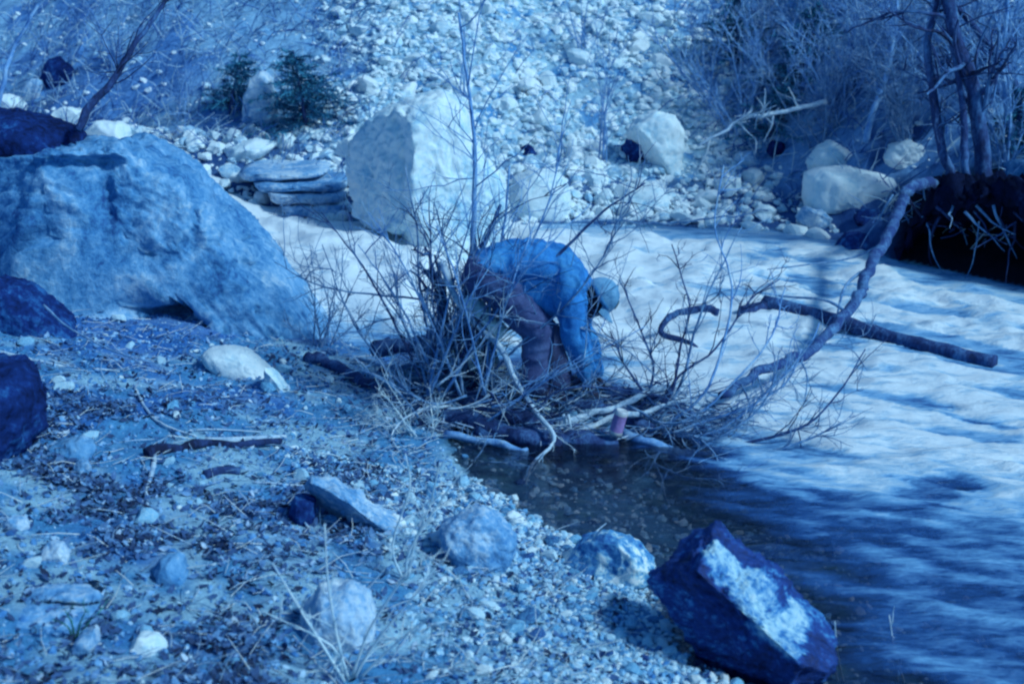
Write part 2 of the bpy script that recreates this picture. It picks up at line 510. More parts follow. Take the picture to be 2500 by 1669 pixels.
calm = np.maximum(calm, sm(0.9, 2.0, xf + 0.35 * st) * (0.33 + 0.12 * st + 0.14 * st2) * sm(0.3, 0.9, ins))
foam = np.clip(np.maximum(np.maximum(foam, streak), calm), 0, 1)
foam = foam * (1 - 0.12 * sm(0.9, 2.2, xf + 0.5 * lump))
wz = water_z(xf, yf)
z = wz + foam * (0.035 * lump + 0.030 * rid + 0.014 * rid2) * sm(0.0, 0.6, ins) + (1 - foam) * (0.010 * st2 * sm(0.2, 1.0, ins) + 0.003 * st2)
z = z + 0.05 * sm(0.5, 0.9, foam) * lump * sm(9, 11, yf)
V = np.stack([xf, yf, z], 1)
keep = (ins > -0.35)
kq = keep[Q].all(1)
used = np.unique(Q[kq])
mp_ = -np.ones(len(V), int); mp_[used] = np.arange(len(used))
me = mesh_of('stream_water', V[used], mp_[Q[kq]])
a = me.attributes.new('foam', 'FLOAT', 'POINT'); a.data.foreach_set('value', foam[used].astype(np.float32))
m, nt, b = nmat('stream_water')
an = nt.nodes.new('ShaderNodeAttribute'); an.attribute_name = 'foam'
tc = nt.nodes.new('ShaderNodeTexCoord')
mp = nt.nodes.new('ShaderNodeMapping')
mp.inputs['Rotation'].default_value = (0, 0, R(30)); mp.inputs['Scale'].default_value = (1.0, 3.2, 1.0)
nt.links.new(tc.outputs['Object'], mp.inputs[0])
w1 = noise_node(nt, mp.outputs[0], 3.2, 5, 0.55, 0.6)
w2 = noise_node(nt, mp.outputs[0], 11, 4, 0.6, 0.3)
w3 = noise_node(nt, mp.outputs[0], 34, 3, 0.6, 0.2)
hh = math_node(nt, 'ADD', math_node(nt, 'ADD', w1.outputs[0], math_node(nt, 'MULTIPLY', w2.outputs[0], 0.45)), math_node(nt, 'MULTIPLY', math_node(nt, 'SUBTRACT', w3.outputs[0], 0.5), 0.25))
bp = nt.nodes.new('ShaderNodeBump'); bp.inputs['Strength'].default_value = 0.45; bp.inputs['Distance'].default_value = 0.06
nt.links.new(hh, bp.inputs['Height'])
tr = nt.nodes.new('ShaderNodeBsdfTransparent'); tr.inputs[0].default_value = (0.70, 0.70, 0.76, 1)
gl = nt.nodes.new('ShaderNodeBsdfGlossy'); gl.inputs['Roughness'].default_value = 0.10; gl.inputs[0].default_value = (1, 1, 1, 1)
nt.links.new(bp.outputs[0], gl.inputs['Normal'])
fr = nt.nodes.new('ShaderNodeFresnel'); fr.inputs[0].default_value = 1.33
nt.links.new(bp.outputs[0], fr.inputs['Normal'])
mw = nt.nodes.new('ShaderNodeMixShader')
nt.links.new(fr.outputs[0], mw.inputs[0]); nt.links.new(tr.outputs[0], mw.inputs[1]); nt.links.new(gl.outputs[0], mw.inputs[2])
b.inputs['Roughness'].default_value = 0.6
famp = math_node(nt, 'ADD', 0.35, math_node(nt, 'MULTIPLY', an.outputs['Fac'], 1.0))
fmap = math_node(nt, 'ADD', an.outputs['Fac'], math_node(nt, 'MULTIPLY', math_node(nt, 'SUBTRACT', hh, 0.72), famp))
rf = ramp(nt, [(0.0, C(22, 48, 128)), (0.22, C(34, 72, 160)), (0.45, C(80, 134, 202)), (0.66, (0.40, 0.56, 0.69, 1)), (0.90, (0.82, 0.82, 0.83, 1))])
nt.links.new(fmap, rf.inputs[0]); nt.links.new(rf.outputs[0], b.inputs['Base Color'])
bp2 = nt.nodes.new('ShaderNodeBump'); bp2.inputs['Strength'].default_value = 0.35; bp2.inputs['Distance'].default_value = 0.10
nt.links.new(hh, bp2.inputs['Height']); nt.links.new(bp2.outputs[0], b.inputs['Normal'])
mf = nt.nodes.new('ShaderNodeMixShader')
fm = ramp(nt, [(0.02, (0, 0, 0, 1)), (0.3, (0.62, 0.62, 0.62, 1)), (0.55, (1, 1, 1, 1))])
nt.links.new(fmap, fm.inputs[0])
nt.links.new(fm.outputs[0], mf.inputs[0]); nt.links.new(mw.outputs[0], mf.inputs[1]); nt.links.new(b.outputs[0], mf.inputs[2])
nt.links.new(mf.outputs[0], nt.nodes['Material Output'].inputs[0])
tag(link('stream_water', me, m), kind='structure')

# ------------------------------------------------------------------ rocks
def plane_cut(V, cuts):
    for (n, d) in cuts:
        n = np.asarray(n, float); n /= np.linalg.norm(n)
        s = np.maximum(0, V @ n - d)
        V = V - s[:, None] * n
    return V

def outline_rock(name, pts, depth, mat, label, cat='rock', base=None, Y=None, sub=5, box=0.7, cuts=(), rough=0.05, seed=0, dents=(), group=None, fscale=1.6, back=0.45, pale=None):
    """a full stone whose outline, seen from the front, follows the given points"""
    pts = np.array(pts, float)
    if Y is None:
        bx, by = base if base is not None else (pts[:, 0].mean(), pts[:, 1].max() - 6)
        Y = GW(bx, by)[1] + depth * back
    P = np.array([at(p[0], p[1], Y) for p in pts])[:, [0, 2]]
    cc = 0.5 * (P.min(0) + P.max(0)) * 0.5 + P.mean(0) * 0.5
    # radius of the outline along each direction
    D = P - cc
    V, F = ico(sub)
    th = np.arctan2(V[:, 2], V[:, 0])
    rr = np.zeros(len(V))
    Dn = np.roll(D, -1, 0)
    dirs = np.stack([np.cos(th), np.sin(th)], 1)
    for A, B in zip(D, Dn):
        E = B - A
        den = dirs[:, 0] * E[1] - dirs[:, 1] * E[0]
        den = np.where(abs(den) < 1e-9, 1e-9, den)
        t = (A[0] * E[1] - A[1] * E[0]) / den
        s = (A[0] * dirs[:, 1] - A[1] * dirs[:, 0]) / den
        ok = (t > 0) & (s >= -1e-6) & (s <= 1 + 1e-6)
        rr = np.where(ok, np.maximum(rr, t), rr)
    rr = np.where(rr <= 0, np.median(rr), rr)
    rho = np.clip(np.hypot(V[:, 0], V[:, 2]), 0, 1)
    rp_ = rho ** box
    dep = np.sign(V[:, 1]) * abs(V[:, 1]) ** box * depth * 0.5
    size = float(np.sqrt(np.ptp(P[:, 0]) * np.ptp(P[:, 1])))
    W = np.stack([rr * rp_ * np.cos(th), dep, rr * rp_ * np.sin(th)], 1)
    if sub == 4 and not cuts:                    # small stones are chipped into a few faces
        rs = np.random.RandomState(seed + 700)
        cuts = [(rs.normal(size=3) * np.array([1, 1, .8]) + np.array([0, -.4, .2]), size * rs.uniform(.30, .42)) for _ in range(5)]
    W = plane_cut(W, cuts)
    nrm = W / (np.linalg.norm(W, axis=1)[:, None] + 1e-6)
    q = W / size * fscale * 2 + seed * 11.3
    rid = 1 - 2 * abs(pn(q * 1.7 + 5))
    crk = np.exp(-(pn(q * 0.9 + 31) / 0.035) ** 2) + 0.6 * np.exp(-(pn(q * 1.7 + 57) / 0.03) ** 2)
    W = W + nrm * (size * (rough * (fbm(q, 5, 0.6) + 0.35 * rid) + 0.014 * fbm(q * 5, 4, 0.7) - 0.010 * crk * (sub > 4)))[:, None]
    for (dx, dy, rad, amt) in dents:
        t = at(dx, dy, Y - depth * 0.42)
        g = np.exp(-(((W[:, 0] + cc[0] - t[0]) / rad[0]) ** 2 + ((W[:, 2] + cc[1] - t[2]) / rad[1]) ** 2)) * (W[:, 1] < 0)
        W[:, 1] += amt * g
    tone = None
    if pale is not None:                         # dry pale stone along the crest, its sunlit brightness painted in, ragged edges
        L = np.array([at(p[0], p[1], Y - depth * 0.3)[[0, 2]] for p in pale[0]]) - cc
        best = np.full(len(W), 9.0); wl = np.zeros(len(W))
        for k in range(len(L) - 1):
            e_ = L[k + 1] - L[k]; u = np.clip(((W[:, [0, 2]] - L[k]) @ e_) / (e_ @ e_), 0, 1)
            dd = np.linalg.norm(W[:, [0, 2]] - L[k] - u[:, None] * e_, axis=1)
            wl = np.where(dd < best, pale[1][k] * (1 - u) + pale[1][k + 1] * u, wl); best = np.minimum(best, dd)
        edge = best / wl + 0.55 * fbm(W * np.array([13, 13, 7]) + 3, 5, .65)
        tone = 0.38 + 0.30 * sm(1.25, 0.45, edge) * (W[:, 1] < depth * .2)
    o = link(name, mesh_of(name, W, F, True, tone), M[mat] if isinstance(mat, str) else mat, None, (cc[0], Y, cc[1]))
    return tag(o, label, cat, group)

# the large boulder on the left and its neighbours
outline_rock('boulder', [(-300, 420), (-60, 362), (60, 350), (130, 338), (290, 338), (370, 362), (436, 402), (474, 452), (536, 512), (596, 572), (640, 628), (686, 690), (732, 745), (772, 785), (745, 815), (440, 820), (200, 820), (-300, 820)],
             1.7, 'blue_rock', 'huge mottled blue-grey boulder filling the left side of the bank', 'boulder', base=(440, 772), sub=6, box=0.5, rough=0.020,
             cuts=[((0.10, -0.97, 0.22), 0.56), ((0.62, -0.62, 0.48), 0.82), ((-0.5, -0.8, 0.3), 0.80), ((0.70, -0.05, 0.71), 0.92)], seed=3, fscale=2.4,
             dents=[(372, 752, (0.17, 0.075), 0.6), (300, 712, (0.12, 0.07), 0.22), (150, 395, (0.30, 0.06), 0.14), (520, 560, (0.05, 0.2), 0.10), (555, 645, (0.06, 0.04), 0.14), (215, 460, (0.07, 0.22), 0.10), (420, 470, (0.03, 0.30), 0.06), (330, 600, (0.25, 0.03), 0.05), (600, 690, (0.16, 0.05), 0.10), (90, 560, (0.05, 0.25), 0.08)])
outline_rock('boulder', [(-200, 245), (0, 260), (90, 266), (150, 290), (185, 330), (195, 380), (100, 420), (-200, 420)], 1.0, 'dark_rock',
             'dark rounded boulder behind the top of the huge left boulder', 'boulder', Y=10.9, seed=5, box=0.65)
outline_rock('boulder', [(105, 296), (130, 288), (165, 305), (186, 335), (178, 352), (140, 335)], 0.4, 'blue_rock', 'small smooth blue slab at the foot of the leaning trunk', 'rock', Y=11.0, sub=4, seed=6)
outline_rock('boulder', [(-140, 660), (0, 638), (50, 655), (105, 695), (150, 735), (178, 770), (150, 800), (-140, 820)], 0.6, 'dark_rock',
             'navy black boulder leaning against the huge left boulder', 'boulder', base=(60, 772), seed=8, sub=5)
outline_rock('boulder', [(-160, 830), (0, 838), (45, 842), (76, 868), (88, 930), (84, 990), (50, 1045), (5, 1092), (-160, 1130)], 0.7, 'dark_rock',
             'dark upright boulder cut by the left edge of the picture', 'boulder', base=(5, 1070), seed=9, sub=5)
outline_rock('flat_stone', [(464, 812), (480, 800), (520, 796), (556, 800), (590, 822), (620, 850), (640, 880), (664, 905), (655, 918), (610, 890), (560, 868), (500, 852), (470, 832)], 0.34, 'pale_rock',
             'smooth white flat stone lying on the bank below the huge boulder', 'stone', base=(560, 868), seed=10, sub=5, rough=0.02)
outline_rock('flat_stone', [(598, 838), (622, 845), (645, 872), (668, 902), (660, 918), (632, 905), (606, 872)], 0.2, 'pale_rock', 'narrow white stone touching the right end of the smooth white flat stone', 'stone', base=(640, 900), seed=99, sub=4)
outline_rock('rock_slab', [(700, 1118), (732, 1092), (805, 1128), (878, 1180), (934, 1218), (946, 1254), (884, 1264), (806, 1242), (752, 1205), (716, 1160)], 0.3, 'grey_rock',
             'long pale slab slanting down on the near bank', 'rock', base=(840, 1225), seed=11, rough=0.09, box=0.8, cuts=[((-0.4, -0.6, -0.5), 0.03)])
outline_rock('rock', [(1008, 1214), (1050, 1188), (1110, 1174), (1150, 1193), (1182, 1236), (1178, 1278), (1135, 1315), (1085, 1325), (1045, 1285), (1018, 1245)], 0.34, 'grey_rock',
             'rounded squarish grey rock at the edge of the dark pool', 'rock', base=(1090, 1312), seed=12, cuts=[((0.1, -0.95, 0.3), 0.14), ((-0.9, -0.3, 0.1), 0.19), ((0.75, -0.3, -0.6), 0.17)])
outline_rock('rock', [(985, 1225), (1005, 1212), (1035, 1226), (1042, 1258), (1012, 1268), (988, 1250)], 0.15, 'grey_rock', 'small rock tucked against the left of the squarish grey rock', 'rock', base=(1012, 1262), seed=13, sub=4)
outline_rock('rock', [(1290, 1295), (1335, 1248), (1398, 1228), (1450, 1240), (1492, 1282), (1518, 1332), (1475, 1375), (1420, 1352), (1362, 1330)], 0.36, 'patch_rock',
             'blue rock with white patches beside the big dark rock', 'rock', base=(1420, 1345), seed=14, cuts=[((-0.4, -0.8, 0.3), 0.13)])
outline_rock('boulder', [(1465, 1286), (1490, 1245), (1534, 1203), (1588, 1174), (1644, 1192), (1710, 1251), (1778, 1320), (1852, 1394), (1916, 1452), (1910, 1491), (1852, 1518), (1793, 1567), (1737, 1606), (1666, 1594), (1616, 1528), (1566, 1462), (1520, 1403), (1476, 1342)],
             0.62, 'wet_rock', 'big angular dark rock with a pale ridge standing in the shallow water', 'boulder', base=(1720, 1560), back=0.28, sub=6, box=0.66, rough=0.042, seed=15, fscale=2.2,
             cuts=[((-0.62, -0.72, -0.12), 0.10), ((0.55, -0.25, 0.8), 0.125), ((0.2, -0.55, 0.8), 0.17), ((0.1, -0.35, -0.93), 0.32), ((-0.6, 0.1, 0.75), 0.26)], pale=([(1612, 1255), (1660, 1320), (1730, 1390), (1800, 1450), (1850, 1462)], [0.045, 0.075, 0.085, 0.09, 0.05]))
outline_rock('rock', [(660, 1185), (675, 1140), (700, 1125), (722, 1140), (722, 1205), (700, 1222), (668, 1218)], 0.2, 'dark_rock', 'dark purple stone left of the long pale slab', 'rock', base=(695, 1212), seed=16, sub=4)
outline_rock('flat_rock', [(15, 1395), (50, 1375), (120, 1368), (205, 1372), (224, 1390), (200, 1420), (120, 1448), (60, 1470), (25, 1450)], 0.4, 'grey_rock', 'flat topped rock with a hollow underside near the lower left corner', 'rock', base=(110, 1458), seed=17, cuts=[((0, -0.1, 1), 0.06)], dents=[(150, 1425, (0.12, 0.04), 0.25)])
outline_rock('rock', [(690, 1440), (700, 1390), (740, 1352), (800, 1342), (845, 1375), (862, 1430), (845, 1480), (800, 1508), (720, 1500)], 0.36, 'grey_rock', 'pale blue rock half hidden behind dry stalks at the bottom', 'rock', base=(780, 1495), seed=18)
outline_rock('rock', [(98, 1040), (130, 1018), (180, 1010), (230, 1022), (245, 1050), (200, 1075), (130, 1078)], 0.3, 'blue_rock', 'low rounded blue rock beside the dark upright boulder', 'rock', base=(170, 1068), seed=19, sub=4)
outline_rock('rock', [(166, 1075), (180, 1056), (205, 1056), (216, 1074), (206, 1098), (178, 1098)], 0.12, 'grey_rock', 'small round stone near the dark upright boulder', 'stone', base=(190, 1092), seed=20, sub=4)
outline_rock('rock', [(0, 1205), (20, 1188), (50, 1192), (68, 1212), (50, 1232), (5, 1232)], 0.16, 'grey_rock', 'pale stone at the left edge above the flat topped rock', 'stone', base=(30, 1226), seed=21, sub=4)
outline_rock('rock', [(95, 1262), (110, 1244), (140, 1248), (158, 1275), (148, 1305), (108, 1300)], 0.14, 'grey_rock', 'pale knobbly stone in the leaf litter lower left', 'stone', base=(130, 1296), seed=22, sub=4)
outline_rock('rock', [(300, 1480), (320, 1455), (360, 1458), (382, 1485), (362, 1520), (312, 1518)], 0.14, 'pale_rock', 'bright white stone near the bottom edge left of the stalks', 'stone', base=(340, 1510), seed=23, sub=4)
outline_rock('rock', [(160, 1490), (185, 1452), (225, 1440), (238, 1462), (205, 1500), (178, 1515)], 0.16, 'grey_rock', 'pale curved stone below the flat topped rock', 'stone', base=(195, 1505), seed=24, sub=4)
outline_rock('rock', [(350, 1310), (372, 1280), (410, 1275), (438, 1300), (430, 1345), (380, 1350)], 0.2, 'blue_rock', 'soft blue stone in the middle of the leaf litter', 'stone', base=(395, 1345), seed=25, sub=4)
outline_rock('rock', [(888, 1195), (900, 1178), (922, 1182), (934, 1202), (918, 1214), (895, 1208)], 0.08, 'pale_rock', 'little white stone above the lower end of the long slab', 'stone', base=(912, 1210), seed=26, sub=4)
outline_rock('rock', [(1160, 1180), (1178, 1172), (1202, 1188), (1216, 1206), (1200, 1214), (1172, 1200)], 0.1, 'pale_rock', 'small white stone behind the squarish grey rock', 'stone', base=(1195, 1208), seed=27, sub=4)
# far bank
outline_rock('boulder', [(788, 370), (808, 320), (848, 276), (900, 244), (958, 220), (1010, 213), (1050, 228), (1076, 268), (1088, 330), (1112, 362), (1150, 402), (1166, 460), (1168, 530), (1140, 612), (1000, 625), (955, 590), (930, 525), (850, 510), (812, 492), (798, 430)],
             1.3, 'pale_rock', 'tall white boulder standing in the stream behind the person', 'boulder', Y=13.0, sub=6, box=0.68, rough=0.014, seed=30, fscale=2.0,
             cuts=[((-0.72, -0.68, 0.12), 0.50), ((0.35, -0.92, 0.1), 0.56)], dents=[(905, 290, (0.05, 0.06), 0.08), (925, 380, (0.03, 0.35), 0.07)])
outline_rock('rock', [(766, 350), (780, 325), (812, 306), (832, 312), (818, 340), (792, 366)], 0.3, 'pale_rock', 'small white slab leaning on the left of the tall white boulder', 'rock', Y=13.3, seed=31, sub=4)
outline_rock('boulder', [(1160, 450), (1180, 408), (1228, 388), (1270, 392), (1300, 415), (1312, 460), (1302, 525), (1180, 525)], 0.6, 'pale_rock', 'white dome shaped rock to the right of the tall white boulder', 'boulder', base=(1240, 508), seed=32, rough=0.02)
outline_rock('boulder', [(1438, 302), (1468, 270), (1510, 260), (1550, 268), (1566, 300), (1564, 380), (1552, 425), (1500, 410), (1458, 366), (1428, 340)], 0.6, 'pale_rock', 'white two-lobed rock standing on the far bank', 'boulder', base=(1510, 400), seed=33, cuts=[((-0.75, -0.4, -0.5), 0.12)], dents=[(1525, 262, (0.04, 0.04), 0.1)])
outline_rock('rock', [(1420, 345), (1440, 318), (1475, 325), (1500, 360), (1495, 388), (1450, 380)], 0.3, 'dark_rock', 'dark stone under the left of the two-lobed white rock', 'rock', base=(1460, 380), seed=34, sub=4)
outline_rock('boulder', [(1842, 445), (1850, 400), (1882, 384), (1950, 386), (2010, 394), (2068, 410), (2052, 452), (2020, 492), (1940, 496), (1850, 490)], 0.7, 'pale_rock', 'white flat topped boulder beside the undercut bank', 'boulder', base=(1940, 484), seed=35, rough=0.035, box=0.75)
outline_rock('rock', [(1852, 372), (1880, 335), (1910, 327), (1960, 350), (2002, 386), (1930, 400), (1860, 396)], 0.5, 'pale_rock', 'pale sloping rock behind the white flat topped boulder', 'rock', base=(1925, 390), seed=36)
outline_rock('rock', [(2028, 362), (2045, 335), (2080, 319), (2110, 335), (2148, 372), (2100, 388), (2035, 386)], 0.4, 'pale_rock', 'pointed pale rock at the foot of the dark tree trunks', 'rock', base=(2085, 380), seed=37)
outline_rock('rock_pillar', [(558, 285), (562, 220), (575, 182), (600, 164), (626, 180), (640, 230), (636, 290), (600, 305)], 0.45, 'grey_rock', 'upright grey rock standing between the two evergreen shrubs', 'rock', base=(600, 290), seed=38, rough=0.03)
far_list = [
 ([(196, 302), (228, 278), (300, 284), (338, 310), (332, 348), (262, 350), (208, 334)], 'pale_rock', 'largest pale stone in the row behind the huge left boulder'),
 ([(110, 262), (140, 246), (190, 250), (215, 272), (200, 295), (140, 292)], 'pale_rock', 'pale stone beside the base of the leaning trunk'),
 ([(486, 384), (518, 342), (580, 320), (642, 326), (606, 358), (540, 386)], 'pale_rock', 'white sloping slab at the top of the rock ledges'),
 ([(618, 332), (640, 306), (668, 306), (688, 332), (672, 348), (630, 348)], 'pale_rock', 'round white stone below the larger evergreen shrub'),
 ([(418, 332), (432, 312), (462, 312), (478, 334), (462, 350), (426, 350)], 'pale_rock', 'white stone in the middle of the stony far shore'),
 ([(348, 340), (366, 320), (392, 324), (400, 345), (384, 356), (354, 354)], 'pale_rock', 'small white stone right of the largest pale stone'),
 ([(376, 362), (400, 348), (450, 352), (462, 364), (420, 370)], 'pale_rock', 'thin flat white stone on the far shore'),
 ([(560, 300), (580, 286), (608, 300), (610, 322), (570, 324)], 'pale_rock', 'white stone at the foot of the upright grey rock'),
 ([(48, 212), (64, 180), (92, 182), (108, 210), (88, 236), (58, 234)], 'grey_rock', 'square pale stone high on the left slope'),
 ([(-30, 240), (0, 218), (40, 222), (66, 245), (50, 266), (-30, 268)], 'pale_rock', 'pale stone at the left edge above the huge boulder'),
 ([(92, 180), (112, 136), (150, 128), (172, 160), (160, 202), (120, 208)], 'dark_rock', 'dark stone beside the square pale stone on the left slope'),
 ([(1668, 388), (1690, 352), (1730, 346), (1752, 368), (1740, 394), (1690, 398)], 'grey_rock', 'grey green stone on the far shore right of the two-lobed rock'),
 ([(1412, 470), (1440, 436), (1500, 424), (1535, 452), (1530, 492), (1440, 494)], 'pale_rock', 'pale broken rock below the two-lobed white rock'),
 ([(1826, 500), (1846, 474), (1890, 486), (1930, 520), (1915, 540), (1850, 530)], 'grey_rock', 'grey slanting rock at the water below the flat topped boulder'),
 ([(2285, 420), (2300, 382), (2349, 362), (2420, 370), (2420, 450), (2300, 450)], 'blue_rock', 'blue rock cut by the right edge above the undercut bank'),
 ([(1915, 572), (1940, 534), (1985, 532), (2012, 560), (2004, 590), (1930, 592)], 'dark_rock', 'dark wet rock at the left end of the undercut bank'),
 ([(1950, 500), (1975, 478), (2015, 482), (2030, 505), (2000, 520), (1960, 520)], 'dark_rock', 'dark stone under the white flat topped boulder'),
 ([(1640, 420), (1665, 402), (1700, 410), (1715, 432), (1680, 446), (1645, 440)], 'pale_rock', 'pale stone among the cobbles of the far shore'),
 ([(1755, 350), (1772, 322), (1800, 330), (1806, 362), (1770, 372)], 'dark_rock', 'dark upright stone under the twisted bare branch'),
 ([(1810, 300), (1850, 262), (1900, 250), (1910, 268), (1860, 292)], 'blue_rock', 'long blue stone beneath the twisted bare branch'),
 ([(1345, 410), (1362, 392), (1392, 396), (1400, 422), (1372, 432), (1348, 428)], 'pale_rock', 'pale stone between the white dome and the broken rock'),
 ([(1180, 350), (1200, 332), (1240, 340), (1232, 362), (1190, 366)], 'dark_rock', 'dark stone above the white dome shaped rock'),
 ([(690, 505), (720, 492), (775, 492), (790, 508), (760, 520), (700, 518)], 'pale_rock', 'low pale stone at the foot of the rock ledges'),
 ([(1385, 150), (1400, 132), (1425, 136), (1432, 158), (1405, 166)], 'pale_rock', 'biggest white stone high on the scree slope'),
]
for i, (p, mt, lb) in enumerate(far_list):
    w = (max(q[0] for q in p) - min(q[0] for q in p)) * 0.0042
    outline_rock('rock', p, max(0.18, w * 0.8), mt, lb, 'stone', seed=40 + i, sub=4, box=0.7, rough=0.05)
# rock ledges beside the chute
for i, (x0, x1, y0, th_, lb) in enumerate([(556, 752, 384, 14, 'uppermost thin rock ledge beside the chute'), (590, 800, 408, 16, 'second rock ledge from the top beside the chute'), (622, 800, 434, 16, 'third rock ledge from the top beside the chute'), (655, 800, 462, 18, 'lowest rock ledge just above the white chute')]):
    rs = np.random.RandomState(60 + i)
    top = [(x, y0 - 3 + rs.uniform(-3, 3)) for x in np.linspace(x0, x1, 7)]
    bot = [(x, y0 + th_ + rs.uniform(-3, 4)) for x in np.linspace(x1, x0 + 12, 7)]
    outline_rock('rock_ledge', top + bot, 1.0, 'grey_rock', lb, 'ledge', Y=14.35 - 0.15 * i, seed=62 + i, sub=5, box=0.5, rough=0.05, fscale=4)

# ------------------------------------------------------------------ loose stones
rng = random.Random(5)
stone_shapes = []
for k in range(10):
    V, F = ico(2)
    rs = np.random.RandomState(100 + k)
    V = V * np.array([1.0, rs.uniform(.65, .95), rs.uniform(.45, .75)])
    V = plane_cut(V, [(rs.normal(size=3), rs.uniform(.35, .6)) for _ in range(9)])
    V = V + 0.16 * fbm(V * 1.6 + k * 9, 3)[:, None] * V
    stone_shapes.append((V, F))
small_shapes = []
for k in range(10):
    V, F = ico(1)
    rs = np.random.RandomState(200 + k)
    V = V * np.array([1.0, rs.uniform(.6, .95), rs.uniform(.35, .7)])
    V = plane_cut(V, [(rs.normal(size=3), rs.uniform(.35, .65)) for _ in range(4)])
    small_shapes.append((V, F))

def rot(rx, ry, rz):
    cx, sx, cy, sy, cz, sz = math.cos(rx), math.sin(rx), math.cos(ry), math.sin(ry), math.cos(rz), math.sin(rz)
    return np.array([[cz * cy, cz * sy * sx - sz * cx, cz * sy * cx + sz * sx], [sz * cy, sz * sy * sx + cz * cx, sz * sy * cx - cz * sx], [-sy, cy * sx, cy * cx]])

stone_meshes = {}
def loose_stones(name, n, sampler, smin, smax, mat, label, group):
    meshes = []
    for k, (V, F) in enumerate(stone_shapes):
        meshes.append(mesh_of(name, V, F, False))
        meshes[-1].materials.append(M[mat])
    for i in range(n):
        x, y, s = sampler(smin, smax)
        o = bpy.data.objects.new(name, meshes[rng.randrange(len(meshes))])
        COL.objects.link(o)
        o.location = (x, y, gz(x, y) + s * 0.22)
        o.scale = (s * rng.uniform(.8, 1.2), s, s)
        o.rotation_euler = (rng.uniform(-.35, .35), rng.uniform(-.35, .35), rng.uniform(0, 6.28))
        tag(o, label, 'stone', group)

def stuff_stones(name, n, sampler, smin, smax, mat, label, sink=0.2):
    mb = MB()
    P = [sampler(smin, smax) for _ in range(n)]
    zz = ground_z(np.array([p[0] for p in P]), np.array([p[1] for p in P]))
    for (x, y, s), z in zip(P, zz):
        V, F = small_shapes[rng.randrange(10)]
        Rm = rot(rng.uniform(-.6, .6), rng.uniform(-.6, .6), rng.uniform(0, 6.28))
        mb.add((V * s) @ Rm.T + np.array([x, y, z + s * sink]), None, F, rng.gauss(0.5, 0.18))
    tag(mb.build(name, M[mat], smooth=False), label, None, None, 'stuff')

def in_view(x, y, z=0.3, mar=0.06):
    v = np.array([x, y, z - CAM_H])
    dep = v[1] * CP - v[2] * SP
    u = v[0] / dep * FPX / 2500
    return abs(u) < 0.5 + mar

def scree_pt(smin, smax):
    while True:
        x = rng.uniform(-2.6, 3.0); y = rng.uniform(13.4, 21)
        d = float(far_d(x, y))
        if d < 0.1: continue
        edge = sm(-2.6, -0.6, x + 0.10 * (y - 14)) * (1 - sm(1.6, 3.0, x - 0.05 * (y - 14)))
        if rng.random() > float(edge): continue
        pt = math.sin(x * 1.7 + 1.3 * math.sin(y * 1.1)) * math.sin(y * 1.4 + x * .6) + 0.5 * math.sin(x * 4.1 + y * 2.3)
        if pt < -0.15 and rng.random() < 0.6: continue
        if d < 0.9 and rng.random() < 0.55: continue
        if rng.random() < 0.25 + 0.75 * math.exp(-d * 0.35):
            s = smin * (smax / smin) ** (rng.random() ** 1.8)
            return x, y, s
def shore_pt(smin, smax):
    while True:
        x = rng.uniform(-4.8, 3.15); d = rng.uniform(-0.12, 1.1)
        y = float(np.interp(x, FS_X, FS_Y)) + d
        if -1.6 < x < -0.1 and d < 0.4: continue
        return x, y, smin * (smax / smin) ** (rng.random() ** 1.5)
def farall_pt(smin, smax):
    while True:
        x = rng.uniform(-7, 7); y = rng.uniform(12, 22)
        if float(far_d(x, y)) > 0.1 and not (x > 3.1 and float(far_d(x, y)) < 1.5):
            return x, y, smin * (smax / smin) ** (rng.random() ** 2)
def beach_pt(smin, smax):
    while True:
        y = rng.uniform(4.6, 7.6); d = rng.uniform(-0.12, 1.15)
        x = float(np.interp(y, NS_Y, NS_X)) - d
        if rng.random() < 1.0 - 0.6 * max(0, d):
            return x, y, smin * (smax / smin) ** (rng.random() ** 1.7)
def bank_pt(smin, smax):
    while True:
        x = rng.uniform(-4.2, 0.7); y = rng.uniform(4.3, 10.2)
        if float(near_d(x, y)) > 0.02 and in_view(x, y):
            return x, y, smin * (smax / smin) ** (rng.random() ** 2.2)
def bed_pt(smin, smax):
    while True:
        x = rng.uniform(-0.6, 4.5); y = rng.uniform(4.0, 8.6)
        if -0.0 > float(near_d(x, y)) > -2.3:
            return x, y, smin * (smax / smin) ** (rng.random() ** 2)

loose_stones('scree_stone', 280, scree_pt, 0.06, 0.20, 'scree', 'loose angular scree stone on the pale slope behind the stream', 'scree stones on the far slope')
loose_stones('shore_stone', 220, shore_pt, 0.06, 0.17, 'scree', 'loose rounded stone lying along the far edge of the stream', 'stones along the far shore')
loose_stones('beach_stone', 260, beach_pt, 0.022, 0.065, 'cobble', 'small loose stone on the gravel beach by the pool', 'stones on the near gravel beach')
loose_stones('bank_stone', 170, bank_pt, 0.022, 0.085, 'cobble', 'small loose stone scattered on the left earth bank', 'stones on the near earth bank')
stuff_stones('scree_gravel', 12000, scree_pt, 0.018, 0.10, 'scree_stuff', 'fine pale scree covering the far slope')
stuff_stones('slope_gravel', 4500, farall_pt, 0.012, 0.07, 'scree_stuff', 'scattered small stones over the far hillside')
stuff_stones('shore_gravel', 800, shore_pt, 0.02, 0.06, 'scree_stuff', 'small pebbles along the far shore')
stuff_stones('beach_gravel', 8000, beach_pt, 0.007, 0.030, 'cobble_stuff', 'fine pale gravel of the beach by the pool')
stuff_stones('bank_gravel', 12000, bank_pt, 0.006, 0.028, 'bank_stuff', 'fine gravel strewn over the left earth bank')
stuff_stones('streambed_pebbles', 3000, bed_pt, 0.012, 0.05, 'cobble_stuff', 'pebbles of the stream bed under the shallow water', 0.1)

